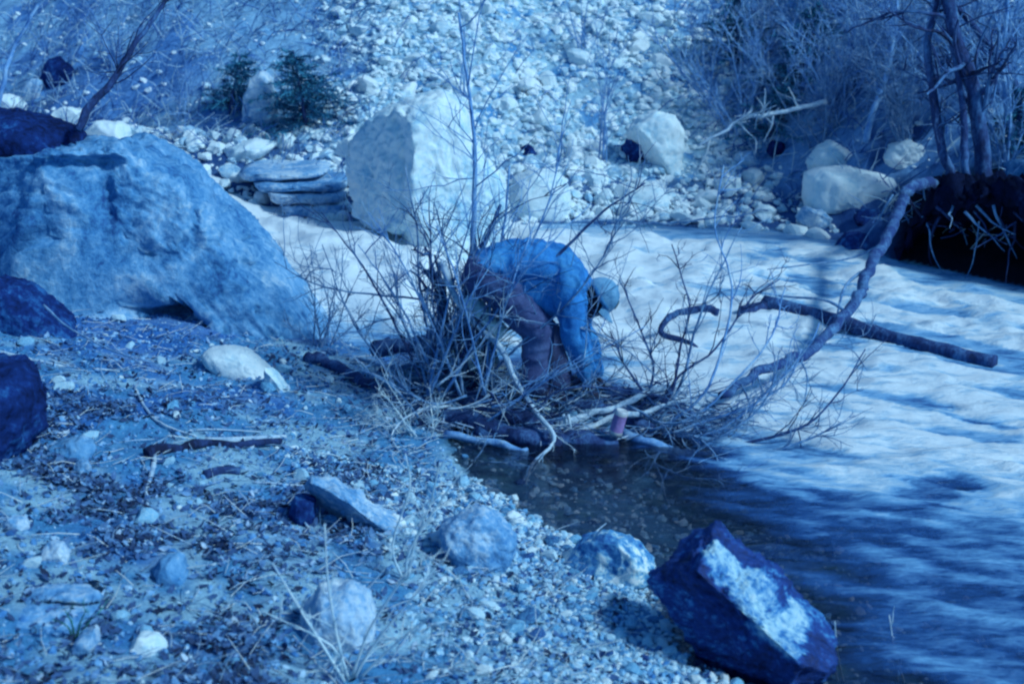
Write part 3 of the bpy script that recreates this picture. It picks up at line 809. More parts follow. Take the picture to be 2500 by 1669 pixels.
# leaf litter: small curled leaves
mb = MB()
LV = np.array([[-1, 0, .15], [-.2, -.5, 0], [-.2, .5, .05], [.6, -.4, .1], [.6, .4, .12], [1.2, 0, .3]])
LF = np.array([[0, 1, 2], [1, 3, 2], [2, 3, 4], [3, 5, 4]])
rs = np.random.RandomState(6)
lx, ly = rs.uniform(-4.2, 0.6, 60000), rs.uniform(4.3, 9.8, 60000)
dens = sm(0.0, 0.35, n2(lx, ly, 0.9, 5, 4) * 0.7 + n2(lx, ly, 5.5, 8, 3) * 0.4) * sm(-0.2, -1.3, lx) * sm(8.6, 7.6, ly) + 0.10
ok = (near_d(lx, ly) > 0.1) & (abs(lx / (ly * CP + 0.7)) < 0.39) & (rs.uniform(size=60000) < dens)
lx, ly = lx[ok][:7500], ly[ok][:7500]
for x, y, z in zip(lx, ly, ground_z(lx, ly)):
    Rm = rot(rs.uniform(-.8, .8), rs.uniform(-.8, .8), rs.uniform(0, 6.28))
    mb.add((LV * rs.uniform(0.012, 0.03)) @ Rm.T + np.array([x, y, z + 0.012]), None, LF, rs.normal(0.45, 0.2))
tag(mb.build('leaf_litter', M['leaf_litter'], smooth=False), 'brown purple dead leaves lying over the left bank', None, None, 'stuff')

# ------------------------------------------------------------------ wood: traced limbs
def limb(mb, pts, r0, r1, k=7, n=4, tone=0.5, rough=0.12, seed=0, gnarl=0.0):
    """pts: (px, py, Y) read on the photograph with a distance of its own"""
    P = curve([at(*p) if len(p) == 3 else GW(*p) + np.array([0, 0, 0.6 * r0]) for p in pts], n)
    if gnarl:
        P = P + gnarl * np.stack([fbm(P * 6 + seed, 2), fbm(P * 6 + seed + 40, 2), fbm(P * 6 + seed + 80, 2)], 1)
    mb.tube(P, np.linspace(r0, r1, len(P)), k, tone, True, rough, seed)
    return P

def twigs_on(mb, P, n, L, r, rs, depth=1, up=0.2, spread=0.9, tone=0.5, lo=0.15):
    for _ in range(n):
        i = int(rs.uniform(lo, 0.98) * (len(P) - 1))
        t = P[min(i + 1, len(P) - 1)] - P[max(i - 1, 0)]
        t /= np.linalg.norm(t) + 1e-9
        d = t + spread * rs.normal(size=3) + np.array([0, 0, up])
        d /= np.linalg.norm(d)
        l = L * rs.uniform(0.45, 1.1)
        m_ = 6
        pts = [P[i]]
        for s in range(m_):
            d = d + 0.16 * rs.normal(size=3) + np.array([0, 0, up * 0.12])
            d /= np.linalg.norm(d)
            pts.append(pts[-1] + d * l / m_)
        pts = np.array(pts)
        mb.tube(pts, np.linspace(r, r * 0.35, len(pts)), 4, tone + rs.uniform(-.12, .12), False)
        if depth > 0:
            twigs_on(mb, pts, rs.randint(1, 4), l * 0.55, r * 0.6, rs, depth - 1, up, spread, tone)

def wood(name, pts, r0, r1, mat, label, cat, tw=0, tl=0.4, seed=0, rough=0.14, gnarl=0.01, k=8, group=None, part='trunk'):
    P0 = at(*pts[0]) if len(pts[0]) == 3 else GW(*pts[0])
    mb = MB()
    P = limb(mb, pts, r0, r1, k, 5, 0.5, rough, seed, gnarl)
    if not tw:
        o = mb.build(name, M[mat], None, P0)
        return tag(o, label, cat, group)
    e = empty(name, P0, label, cat, group)
    mb.build(part, M[mat], e)
    rs = np.random.RandomState(seed + 300)
    m2 = MB()
    twigs_on(m2, P, tw, tl, max(0.003, r1 * 0.5), rs)
    tag(m2.build('twigs', M[mat], e), kind='stuff')
    return e

# leaning trunk that arches over the white water from the right bank
e = empty('leaning_tree', at(2090, 430, 12.1), 'bare leaning trunk arching from the right bank down over the white water', 'tree')
mb = MB()
P = limb(mb, [(2170, 455, 12.9), (2125, 418, 12.5), (2088, 430, 12.2), (2066, 470, 12.0), (2040, 535, 11.5), (1998, 608, 10.9), (1968, 680, 10.4), (1922, 742, 9.9), (1872, 790, 9.5), (1812, 824, 9.2), (1742, 850, 8.95), (1694, 884, 8.8), (1655, 908, 8.65)], 0.056, 0.026, 12, 7, 0.26, 0.22, 3, 0.025)
mb.build('trunk', M['bark_mid'], e)
mb = MB()
limb(mb, [(2000, 612, 10.9), (1960, 635, 10.7), (1935, 665, 10.4), (1918, 735, 9.95)], 0.018, 0.008, 5)
limb(mb, [(2030, 556, 11.35), (1960, 590, 11.4), (1860, 606, 11.4), (1760, 618, 11.3)], 0.013, 0.004, 5)
limb(mb, [(1942, 715, 10.1), (1890, 688, 10.2), (1800, 680, 10.5), (1730, 668, 10.4), (1690, 655, 10.3)], 0.014, 0.004, 5)
mb.build('branch', M['bark_mid'], e)
mb = MB()
rs = np.random.RandomState(12)
for (a, b_, c_) in [((1830, 815, 9.3), (1852, 870, 9.1), (1832, 980, 8.7)), ((1760, 845, 9.0), (1800, 860, 8.95), (1790, 900, 8.8)), ((1735, 855, 8.95), (1750, 905, 8.8), (1745, 930, 8.7)), ((1700, 880, 8.8), (1720, 930, 8.6), (1712, 990, 8.4)), ((1880, 785, 9.55), (1950, 800, 9.5), (1990, 850, 9.3)), ((1900, 765, 9.7), (1980, 770, 9.7), (2010, 720, 9.6))]:
    P = limb(mb, [a, b_, c_], 0.008, 0.003, 4)
    twigs_on(mb, P, 5, 0.4, 0.003, rs, 1, 0.0)
tag(mb.build('twigs', M['bark_mid'], e), kind='stuff')

# logs and driftwood
wood('log', [(1752, 704), (1850, 728), (1950, 757), (2060, 790), (2170, 818), (2282, 842)], 0.062, 0.055, 'bark_dark', 'long dark log lying across the white water', 'log', seed=4, k=12)
wood('log', [(1700, 722), (1725, 718), (1760, 706)], 0.045, 0.05, 'bark_dark', 'short broken log beside the upper end of the long log', 'log', seed=5, k=10)
wood('driftwood', [(1648, 716, 10.3), (1620, 708, 10.35), (1560, 718, 10.35), (1515, 745, 10.3), (1530, 772, 10.2), (1600, 792, 10.05)], 0.03, 0.02, 'bark_dark', 'bent dark branch curled above the foam right of the person', 'branch', seed=6, gnarl=0.03)
DW = [
 ([(860, 800, 9.7), (930, 795, 9.6), (1000, 775, 9.5), (1060, 745, 9.4)], .05, .035, 'bark_dark', 'dark driftwood log left of the willow stems'),
 ([(700, 830), (770, 850), (850, 890), (920, 930)], .035, .025, 'bark_dark', 'dark root reaching left from the driftwood heap'),
 ([(1010, 900, 9.1), (1100, 930, 8.7), (1220, 975, 8.5), (1330, 990, 8.45)], .075, .055, 'bark_dark', 'thick dark log along the front of the driftwood heap'),
 ([(1370, 1005, 8.4), (1440, 1010, 8.35), (1560, 1050, 8.2), (1640, 1085, 8.0), (1722, 1082, 7.95)], .05, .025, 'bark_dark', 'dark trunk sloping from the driftwood into the pool'),
 ([(1270, 975, 8.4), (1360, 950, 8.5), (1450, 915, 8.6), (1560, 880, 8.7)], .022, .014, 'bark_pale', 'pale barkless branch below the reaching arm'),
 ([(1300, 985, 8.38), (1390, 960, 8.42), (1480, 945, 8.45), (1590, 905, 8.55)], .020, .010, 'bark_pale', 'lower pale barkless branch beside the pink can'),
 ([(960, 945, 8.9), (1060, 965, 8.5), (1180, 1000, 8.3), (1290, 1020, 8.2)], .05, .04, 'bark_dark', 'dark sunken log at the edge of the pool'),
 ([(1020, 1000, 8.3), (1120, 1015, 8.2), (1210, 1035, 8.1)], .025, .018, 'bark_blue', 'thin grey stick lying low over the pool'),
 ([(1180, 930, 8.75), (1280, 925, 8.7), (1400, 945, 8.6), (1500, 985, 8.45)], .045, .03, 'bark_dark', 'dark log under the boots'),
 ([(1380, 900, 8.8), (1470, 910, 8.8), (1560, 945, 8.7), (1630, 985, 8.5)], .04, .022, 'bark_dark', 'dark branch at the right end of the driftwood heap'),
 ([(900, 870, 9.3), (960, 905, 9.1), (1020, 960, 8.8)], .03, .02, 'bark_dark', 'dark stick slanting into the left of the heap'),
]
DW += [
 ([(1100, 985, 8.42), (1220, 1008, 8.3), (1330, 1016, 8.28), (1420, 1020, 8.25)], .06, .05, 'bark_dark', 'lowest dark log at the waterline below the boots'),
 ([(1290, 925, 8.7), (1340, 935, 8.65), (1420, 960, 8.55), (1500, 1000, 8.4), (1560, 1020, 8.3)], .055, .035, 'bark_dark', 'dark log behind the pale barkless branches'),
 ([(1040, 955, 8.75), (1120, 960, 8.65), (1210, 945, 8.6)], .04, .03, 'bark_blue', 'grey driftwood stick left of the boots'),
 ([(880, 850, 9.4), (900, 900, 9.2), (930, 960, 8.9)], .03, .022, 'bark_dark', 'dark root below the driftwood log on the left'),
 ([(1430, 985, 8.35), (1500, 1020, 8.2), (1570, 1040, 8.15), (1640, 1042, 8.1)], .03, .02, 'bark_blue', 'grey branch below the pink can'),
]
for i, (p, a, b_, mt, lb) in enumerate(DW):
    wood('driftwood', p, a * (1.3 if mt == 'bark_dark' else 1.1), b_ * 1.3, mt, lb, 'driftwood', seed=20 + i, gnarl=0.03, rough=0.3)
wood('stump', [(978, 905, 9.15), (985, 850, 9.15), (996, 785, 9.15), (1000, 765, 9.15)], .085, .05, 'bark_dark', 'dark rotten stump at the left of the willow stems', 'stump', seed=18, gnarl=.03, rough=.35, k=12)
e = empty('broken_stub', at(1300, 955, 8.35), 'pale two-pronged broken stub below the boots', 'driftwood')
for (p) in ([(1292, 950, 8.35), (1296, 975, 8.34), (1298, 1012, 8.33)], [(1303, 950, 8.33), (1308, 975, 8.32), (1316, 1008, 8.3)]):
    mb = MB(); limb(mb, p, 0.012, 0.008, 6); mb.build('prong', M['bark_pale'], e)
# ground branches on the left bank
e = empty('forked_branch', GW(345, 1050), 'black and white forked branch lying on the near bank', 'branch')
mb = MB(); limb(mb, [(338, 1052), (400, 1036), (470, 1028), (560, 1030), (640, 1022)], 0.032, 0.02, 8, 5, 0.35, 0.25, 8, 0.02); mb.build('limb', M['bark_dark'], e)
mb = MB(); limb(mb, [(470, 1016), (540, 1014), (600, 1010), (655, 1006)], 0.022, 0.014, 7); mb.build('limb', M['bark_pale'], e)
mb = MB(); limb(mb, [(356, 1050), (348, 1090), (336, 1130), (338, 1160), (326, 1215)], 0.016, 0.006, 6); mb.build('prong', M['bark_pale'], e)
mb = MB(); limb(mb, [(640, 1022), (700, 1050), (752, 1076)], 0.016, 0.006, 6); mb.build('prong', M['bark_mid'], e)
STK = [
 ([(-20, 803), (60, 822), (150, 840), (275, 851)], .013, .007, 'bark_pale', 'long pale stick below the navy black boulder'),
 ([(308, 890), (330, 930), (360, 965), (405, 988), (450, 1000)], .011, .005, 'bark_pale', 'curved pale stick on the left bank above the forked branch'),
 ([(470, 1090), (500, 1080), (552, 1082)], .028, .024, 'bark_dark', 'short charred chunk of wood right of the forked branch'),
 ([(400, 1132), (500, 1105), (600, 1076)], .007, .004, 'bark_mid', 'thin stick below the charred chunk of wood'),
 ([(580, 1105), (640, 1110), (700, 1112)], .008, .005, 'bark_pale', 'thin stick above the long pale slab'),
 ([(100, 700, 9.0), (150, 745, 8.9), (230, 790, 8.7), (320, 830, 8.6)], .009, .005, 'bark_mid', 'thin dark stick leaning across the foot of the huge boulder'),
 ([(450, 985), (520, 985), (600, 990)], .006, .004, 'bark_pale', 'straight thin twig in the middle of the left bank'),
 ([(1275, 1250), (1310, 1260), (1390, 1200)], .008, .004, 'bark_pale', 'thin pale stick beside the white patched rock'),
]
for i, (p, a, b_, mt, lb) in enumerate(STK):
    p = [q if len(q) == 3 else tuple(q) + (GW(*q)[1] - 0.03,) for q in p]
    wood('stick', p, a, b_, mt, lb, 'stick', seed=50 + i, gnarl=0.008, k=6)

# ------------------------------------------------------------------ the bare willow in front of the person
base = G(1050, 905)
e = empty('willow_bush', base, 'bare many-stemmed willow bush standing in front of the person', 'bush')
def stem(pts, r0, r1, mat='bark_blue', tw=0, tl=0.4, seed=0, up=0.15):
    mb = MB()
    P = limb(mb, pts, r0, r1, 6, 5, 0.5, 0.12, seed, 0.008)
    s = mb.build('stem', M[mat], e)
    if tw:
        m2 = MB()
        twigs_on(m2, P, int(tw * 1.5), tl * 1.15, max(0.0042, r1 * 0.6), np.random.RandomState(seed + 900), 2, up, 0.7)
        tag(m2.build('twigs', M[mat], s), kind='stuff')
stem([(1075, 900, 9.1), (1070, 760, 9.15), (1086, 560, 9.2), (1088, 430, 9.3), (1090, 330, 9.35), (1075, 200, 9.4), (1052, 30, 9.5)], 0.026, 0.009, 'bark_blue', 16, 0.6, 1)
stem([(1020, 880, 9.0), (1015, 760, 9.0), (1012, 640, 9.0)], 0.055, 0.035, 'bark_dark', 6, 0.35, 2)
stem([(1040, 900, 9.05), (1048, 780, 9.05), (1080, 640, 9.1), (1110, 560, 9.1), (1150, 470, 9.2)], 0.042, 0.010, 'bark_dark', 12, 0.5, 3)
stem([(1060, 905, 9.0), (1075, 800, 8.95), (1120, 660, 8.95), (1150, 560, 9.0), (1170, 380, 9.05)], 0.02, 0.006, 'bark_blue', 12, 0.5, 4)
stem([(1000, 905, 8.95), (985, 780, 9.0), (962, 640, 9.05), (955, 520, 9.1), (930, 380, 9.1)], 0.014, 0.004, 'bark_mid', 12, 0.45, 5)
stem([(1010, 600, 8.8), (1040, 670, 8.75), (1080, 730, 8.7), (1150, 800, 8.6), (1182, 870, 8.5), (1222, 935, 8.35), (1262, 985, 8.2), (1266, 1020, 8.1), (1222, 1065, 7.9), (1172, 1155, 7.55)], 0.026, 0.009, 'bark_pale', 6, 0.35, 6, -0.2)
stem([(1060, 830, 8.75), (1110, 740, 8.7), (1200, 660, 8.65), (1300, 565, 8.65), (1385, 485, 8.65), (1480, 420, 8.7)], 0.018, 0.005, 'bark_dark', 8, 0.5, 7)
stem([(1030, 900, 8.9), (1100, 940, 8.6), (1170, 990, 8.4), (1240, 1000, 8.3), (1258, 1020, 8.2)], 0.012, 0.005, 'bark_pale', 8, 0.4, 8, 0.0)
stem([(1020, 690, 8.9), (900, 680, 8.9), (780, 665, 8.9), (700, 640, 8.9), (630, 600, 8.9)], 0.008, 0.003, 'bark_mid', 8, 0.4, 9)
stem([(1010, 920, 8.8), (940, 900, 8.7), (850, 800, 8.75), (790, 700, 8.8), (740, 560, 8.85)], 0.010, 0.003, 'bark_mid', 10, 0.4, 10)
stem([(1110, 920, 8.7), (1150, 880, 8.6), (1250, 870, 8.55), (1320, 840, 8.55), (1340, 800, 8.6)], 0.009, 0.003, 'bark_mid', 6, 0.35, 11)
stem([(1100, 900, 8.8), (1140, 700, 8.75), (1220, 560, 8.75), (1270, 420, 8.8), (1290, 300, 8.9)], 0.010, 0.003, 'bark_blue', 12, 0.5, 12)
stem([(1090, 905, 8.8), (1180, 800, 8.6), (1300, 700, 8.5), (1400, 560, 8.5), (1440, 420, 8.6)], 0.009, 0.003, 'bark_mid', 12, 0.5, 13)
stem([(1040, 930, 8.7), (960, 940, 8.4), (900, 1000, 8.1), (960, 1080, 7.7), (1000, 1140, 7.5)], 0.009, 0.003, 'bark_pale', 10, 0.35, 14, 0.0)
stem([(1060, 940, 8.6), (1110, 1020, 8.2), (1060, 1080, 7.9), (1120, 1060, 7.9), (1200, 1068, 7.8)], 0.009, 0.004, 'bark_mid', 5, 0.3, 15, 0.0)
stem([(1070, 900, 8.9), (1160, 760, 8.7), (1290, 745, 8.55), (1400, 780, 8.5), (1520, 870, 8.5)], 0.008, 0.003, 'bark_mid', 10, 0.4, 16)
rs0 = np.random.RandomState(77)
for k in range(26):
    x0 = rs0.uniform(980, 1120); a = rs0.uniform(-0.75, 0.95); h = rs0.uniform(180, 470)
    y = rs0.uniform(8.5, 9.2)
    stem([(x0, 905, y), (x0 + a * h * .25, 905 - h * .35, y), (x0 + a * h * .55, 905 - h * .7, y + rs0.uniform(-.2, .2)), (x0 + a * h * .9, 905 - h, y + rs0.uniform(-.3, .3))], 0.011, 0.003, ['bark_blue', 'bark_mid', 'bark_dark'][k % 3], 7, 0.4, 30 + k)

for k in range(12):                                   # low crossing branches in front of the legs
    x0 = rs0.uniform(960, 1250); y0 = rs0.uniform(860, 1000); x1 = x0 + rs0.uniform(120, 380) * rs0.choice([-1, 1, 1]); y1 = y0 - rs0.uniform(-60, 220)
    Yk = rs0.uniform(8.3, 8.6)
    stem([(x0, y0, Yk), (x0 * .6 + x1 * .4, y0 * .6 + y1 * .4 + rs0.uniform(-40, 40), Yk), (x1, y1, Yk + rs0.uniform(-.15, .1))], 0.009, 0.003, ['bark_mid', 'bark_blue', 'bark_pale', 'bark_dark'][k % 4], 5, 0.35, 130 + k, 0.05)

# withes springing from the right end of the heap
base = G(1500, 985)
e = empty('willow_shoots', base, 'spray of thin willow shoots arching out over the white water', 'bush')
WT = [[(1540, 1045, 8.25), (1700, 1046, 8.1), (1850, 1008, 8.1), (1940, 965, 8.1)], [(1545, 1035, 8.3), (1680, 1020, 8.2), (1830, 985, 8.2), (1920, 905, 8.3), (1985, 800, 8.5)],
      [(1530, 1000, 8.4), (1640, 990, 8.3), (1760, 900, 8.3), (1850, 800, 8.5), (1880, 740, 8.6)], [(1500, 985, 8.5), (1560, 880, 8.6), (1600, 740, 8.7), (1640, 640, 8.9), (1700, 520, 9.1)],
      [(1480, 980, 8.5), (1540, 900, 8.5), (1560, 800, 8.6), (1580, 700, 8.8), (1540, 560, 9.0)], [(1500, 990, 8.4), (1600, 920, 8.3), (1650, 820, 8.4), (1680, 660, 8.6), (1640, 520, 8.8), (1660, 380, 9.0)],
      [(1520, 990, 8.4), (1590, 1000, 8.2), (1640, 1040, 8.0), (1650, 1105, 7.7)], [(1460, 960, 8.6), (1500, 850, 8.7), (1470, 760, 8.9), (1420, 640, 9.0)],
      [(1490, 985, 8.4), (1580, 960, 8.3), (1680, 880, 8.3), (1770, 770, 8.5), (1800, 660, 8.7)], [(1440, 930, 8.5), (1520, 970, 8.3), (1600, 960, 8.25), (1560, 940, 8.2)],
      [(1500, 960, 8.5), (1560, 860, 8.6), (1640, 800, 8.7), (1720, 690, 8.9), (1790, 640, 9.0)], [(1520, 1000, 8.35), (1640, 960, 8.3), (1720, 930, 8.3), (1800, 880, 8.4), (1840, 800, 8.5)],
      [(1560, 1040, 8.2), (1650, 1000, 8.1), (1730, 950, 8.15), (1780, 870, 8.2)], [(1500, 930, 8.6), (1440, 850, 8.7), (1400, 760, 8.8)], [(1545, 1010, 8.3), (1500, 1060, 8.0), (1560, 1090, 7.8), (1610, 1102, 7.7)]]
for k, p in enumerate(WT):
    stem(p, 0.0105 if k > 1 else 0.013, 0.004, ['bark_mid', 'bark_dark', 'bark_blue'][k % 3], 9, 0.33, 60 + k, 0.08)

# ------------------------------------------------------------------ plants built from a few stems
def bare_shrub(name, px, py, h, n, label, mat, seed, spread=0.35, r=0.012, tw=9, lean=0.0, cat='shrub', group=None, tl=0.35, up=0.1):
    global e
    b0 = G(px, py)
    e = empty(name, b0, label, cat, group)
    rs = np.random.RandomState(seed)
    for k in range(n):
        d = np.array([rs.normal() * spread + lean, rs.normal() * spread * 0.7, 1.0]); d /= np.linalg.norm(d)
        L = h * rs.uniform(0.55, 1.1)
        pts = [b0 + np.array([rs.normal() * 0.05, rs.normal() * 0.05, -0.05])]
        for s in range(7):
            d = d + 0.10 * rs.normal(size=3) + np.array([lean * .08, 0, .02]); d /= np.linalg.norm(d)
            pts.append(pts[-1] + d * L / 7)
        P = curve(pts, 2)
        mb = MB(); mb.tube(P, np.linspace(r * rs.uniform(.7, 1.2), r * 0.2, len(P)), 5, 0.5, True, 0.1, k)
        s_ = mb.build('stem', M[mat], e)
        m2 = MB(); twigs_on(m2, P, int(tw * 1.4), tl * h * 0.65, r * 0.42, rs, 1, up, 0.75); tag(m2.build('twigs', M[mat], s_), kind='stuff')
    return e

def tree(name, pts, r0, r1, label, mat, seed, tw, tl, cat='tree', up=0.1, group=None, depth=2):
    P0 = at(*pts[0])
    t = empty(name, P0, label, cat, group)
    mb = MB(); P = limb(mb, pts, r0, r1, 9, 5, 0.5, 0.14, seed, 0.015); mb.build('trunk', M[mat], t)
    m2 = MB(); twigs_on(m2, P, tw, tl, max(r1 * 0.5, 0.006), np.random.RandomState(seed), depth, up, 0.8, 0.5, 0.3); m2.build('crown', M[mat], t)
    return t
yb0 = G(182, 300)[1]
tree('leaning_tree', [(176, 300, 10.6), (214, 232, 10.7), (262, 181, 10.8), (302, 111, 10.9), (346, 50, 11.0), (385, -10, 11.1), (470, -140, 11.3)], 0.034, 0.010, 'slim grey trunk leaning right above the huge boulder', 'bark_dark', 21, 14, 0.5, depth=1)
tree('sapling', [(-10, 260, 13.5), (12, 170, 13.5), (32, 110, 13.6), (66, 50, 13.6), (110, -20, 13.7)], 0.025, 0.012, 'thin sapling at the upper left edge', 'bark_blue', 22, 8, 0.5)
# trunks over the undercut bank
YB = 12.7
tree('dark_trunk', [(2278, 480, YB), (2262, 437, YB), (2248, 302, YB), (2228, 188, YB), (2190, 85, YB), (2172, -20, YB), (2150, -160, YB)], 0.085, 0.05, 'thickest dark trunk rising from the undercut bank', 'bark_dark', 23, 14, 1.0)
tree('dark_trunk', [(2205, 462, YB), (2180, 400, YB), (2160, 340, YB), (2140, 220, YB + .1), (2128, 100, YB + .1), (2150, 10, YB + .1), (2160, -80, YB)], 0.05, 0.025, 'slim dark trunk left of the thickest trunk', 'bark_dark', 24, 14, 0.8)
tree('dark_trunk', [(2240, 470, YB - .2), (2215, 390, YB - .2), (2212, 300, YB - .1), (2200, 180, YB), (2178, 60, YB), (2170, -60, YB)], 0.04, 0.02, 'slender trunk just in front of the thickest trunk', 'bark_dark', 25, 10, 0.8)
tree('dark_trunk', [(2375, 330, 13.6), (2345, 255, 13.6), (2318, 170, 13.6), (2256, 88, 13.6), (2200, 20, 13.7), (2170, -40, 13.7)], 0.04, 0.025, 'crooked dark trunk leaning in from the right edge', 'bark_dark', 26, 12, 0.8)
tree('dark_trunk', [(2340, 420, 13.2), (2320, 300, 13.2), (2300, 160, 13.3), (2310, 20, 13.3), (2320, -100, 13.3)], 0.03, 0.015, 'thin trunk near the right edge behind the others', 'bark_blue', 27, 14, 0.8)
wood('log', [(1958, 284, 15.0), (2000, 302, 14.8), (2042, 324, 14.6)], 0.07, 0.06, 'bark_mid', 'short fallen log with a pale end on the right slope', 'log', seed=71, k=10)
wood('fallen_branch', [(1600, 335, 14.6), (1650, 308, 14.6), (1700, 275, 14.7), (1760, 262, 14.7), (1830, 248, 14.8), (1895, 233, 14.9)], 0.012, 0.028, 'bark_pale', 'twisted pale bare branch lying across the right slope', 'branch', tw=8, tl=0.5, seed=72, gnarl=0.02, part='limb')
wood('fallen_branch', [(1310, 512, 13.9), (1400, 505, 13.9), (1520, 512, 13.8), (1660, 500, 13.8), (1760, 478, 13.9)], 0.012, 0.008, 'bark_mid', 'long thin branch lying along the far water edge', 'branch', tw=6, tl=0.3, seed=73, gnarl=0.03, part='limb')
tree('spreading_snag', [(1985, 330, 14.3), (2000, 262, 14.3), (2030, 180, 14.4), (2050, 90, 14.5), (2060, 0, 14.6)], 0.035, 0.015, 'grey leafless snag with spreading branches on the right slope', 'bark_blue', 28, 26, 0.9, up=-0.05)

bare_shrub('bare_shrub', 270, 150, 1.5, 7, 'dense dark bare shrub at the top left behind the leaning trunk', 'bark_blue', 31, .4, tw=12)
bare_shrub('bare_shrub', 420, 270, 0.9, 9, 'low dry brush left of the smaller evergreen shrub', 'bark_blue', 32, .8, .008, 10)
bare_shrub('bare_shrub', 1385, 380, 1.9, 4, 'tall thin bare shrub in the middle of the scree slope', 'bark_blue', 33, .12, .012, 10)
bare_shrub('bare_shrub', 1060, 240, 1.4, 2, 'thin bare stems above the tall white boulder', 'bark_blue', 34, .08, .012, 5)
bare_shrub('bare_shrub', 1340, 120, 1.0, 5, 'small bare bush high on the scree slope', 'bark_blue', 35, .4, .01, 9)
rs1 = np.random.RandomState(5)
RB = [(1700, 330, 'leftmost bare shrub of the dark right slope'), (1790, 230, 'bare shrub above the long blue stone'), (1880, 330, 'bare shrub rising behind the pale sloping rock'), (1960, 200, 'bare shrub in the upper right thicket left of the trunks'), (2060, 260, 'bare shrub left of the slim dark trunk'), (2110, 150, 'bare shrub high up between the dark trunks'), (2320, 230, 'bare shrub high at the right edge'), (2310, 390, 'low bare shrub behind the blue rock at the right edge'), (1850, 100, 'bare shrub at the top behind the evergreen boughs'), (2030, 80, 'topmost bare shrub of the right thicket'), (2240, 60, 'bare shrub at the top right corner')]
RB += [(1740, 150, 'bare shrub between the two evergreen boughs at the top'), (1920, 280, 'bare shrub right of the long blue stone'), (2005, 140, 'bare shrub above the fallen log on the right slope'), (2080, 340, 'low bare shrub beside the pointed pale rock'), (2170, 250, 'bare shrub behind the slim dark trunk'), (2280, 150, 'bare shrub behind the crooked dark trunk'), (2200, 120, 'bare shrub behind the thickest dark trunk'), (1900, 40, 'bare shrub at the top edge left of the snag'), (1640, 250, 'small bare shrub at the right rim of the scree')]
for k, (a, b_, lb) in enumerate(RB):
    bare_shrub('bare_shrub', a, b_, rs1.uniform(1.1, 1.9), 9, lb, ['bark_blue', 'bark_blue', 'bark_mid'][k % 3], 80 + k, .6, .013, 12, rs1.uniform(-.3, .2))
bare_shrub('twiggy_bush', 740, 790, 0.75, 10, 'pale twiggy bush at the right foot of the huge boulder', 'bark_mid', 36, .55, .007, 10)
bare_shrub('twiggy_bush', 960, 1000, 0.55, 9, 'pale tangle of twigs at the left edge of the pool', 'dry_stem', 37, .9, .005, 9)
bare_shrub('twiggy_bush', 690, 560, 0.6, 4, 'fine bare twigs on the right shoulder of the huge boulder', 'bark_mid', 38, .5, .005, 8)

def conifer(name, px, py, h, w, label, seed, n=70, lean=0.0):
    b0 = G(px, py)
    t = empty(name, b0, label, 'shrub')
    rs = np.random.RandomState(seed)
    mb = MB(); tp = b0 + np.array([lean, 0, h])
    mb.tube(np.linspace(b0 - [0, 0, .05], tp, 6), np.linspace(.03, .008, 6), 6); mb.build('trunk', M['bark_dark'], t)
    m2 = MB()
    for k in range(n):
        f = rs.uniform(0.05, 0.98)
        p = b0 + (tp - b0) * f
        a = rs.uniform(0, 6.28)
        L = w * (1.05 - f) * rs.uniform(.35, 1.35) + 0.06
        d = np.array([math.cos(a), math.sin(a), rs.uniform(-.15, .45)])
        q = [p + d * L * s + np.array([0, 0, -0.12 * L * s * s]) for s in np.linspace(0, 1, 6)]
        m2.tube(q, np.linspace(.006, .002, 6), 3, 0.2, False)
        for s in range(int(26 + 60 * L)):
            u = rs.uniform(.1, 1)
            c0 = q[0] + (q[-1] - q[0]) * u
            nd_ = d + 1.0 * rs.normal(size=3); nd_ /= np.linalg.norm(nd_)
            l = rs.uniform(.04, .085)
            sd_ = np.cross(nd_, rs.normal(size=3)); sd_ /= np.linalg.norm(sd_)
            m2.add([c0 - sd_ * .007, c0 + sd_ * .007, c0 + nd_ * l], None, [[0, 1, 2]], rs.uniform(.25, .8))
    m2.build('crown', M['needle'], t, smooth=False)
conifer('evergreen_shrub', 525, 262, 0.66, 0.44, 'smaller dark evergreen shrub left of the upright grey rock', 91, 70, 0.16)
conifer('evergreen_shrub', 705, 292, 0.82, 0.62, 'larger dark evergreen shrub right of the upright grey rock', 92, 110, -0.12)
conifer('evergreen_shrub', 1690, 150, 0.9, 0.6, 'teal evergreen bough at the top above the scree', 93, 80)
conifer('evergreen_shrub', 1830, 200, 0.9, 0.6, 'dark evergreen bough right of the teal one on the slope', 94, 80, 0.2)
conifer('evergreen_shrub', 1760, 320, 0.6, 0.5, 'drooping evergreen bough above the twisted pale branch', 95, 60, 0.2)
conifer('evergreen_shrub', 2330, 350, 0.6, 0.4, 'dim evergreen at the right edge behind the trunks', 96, 50)

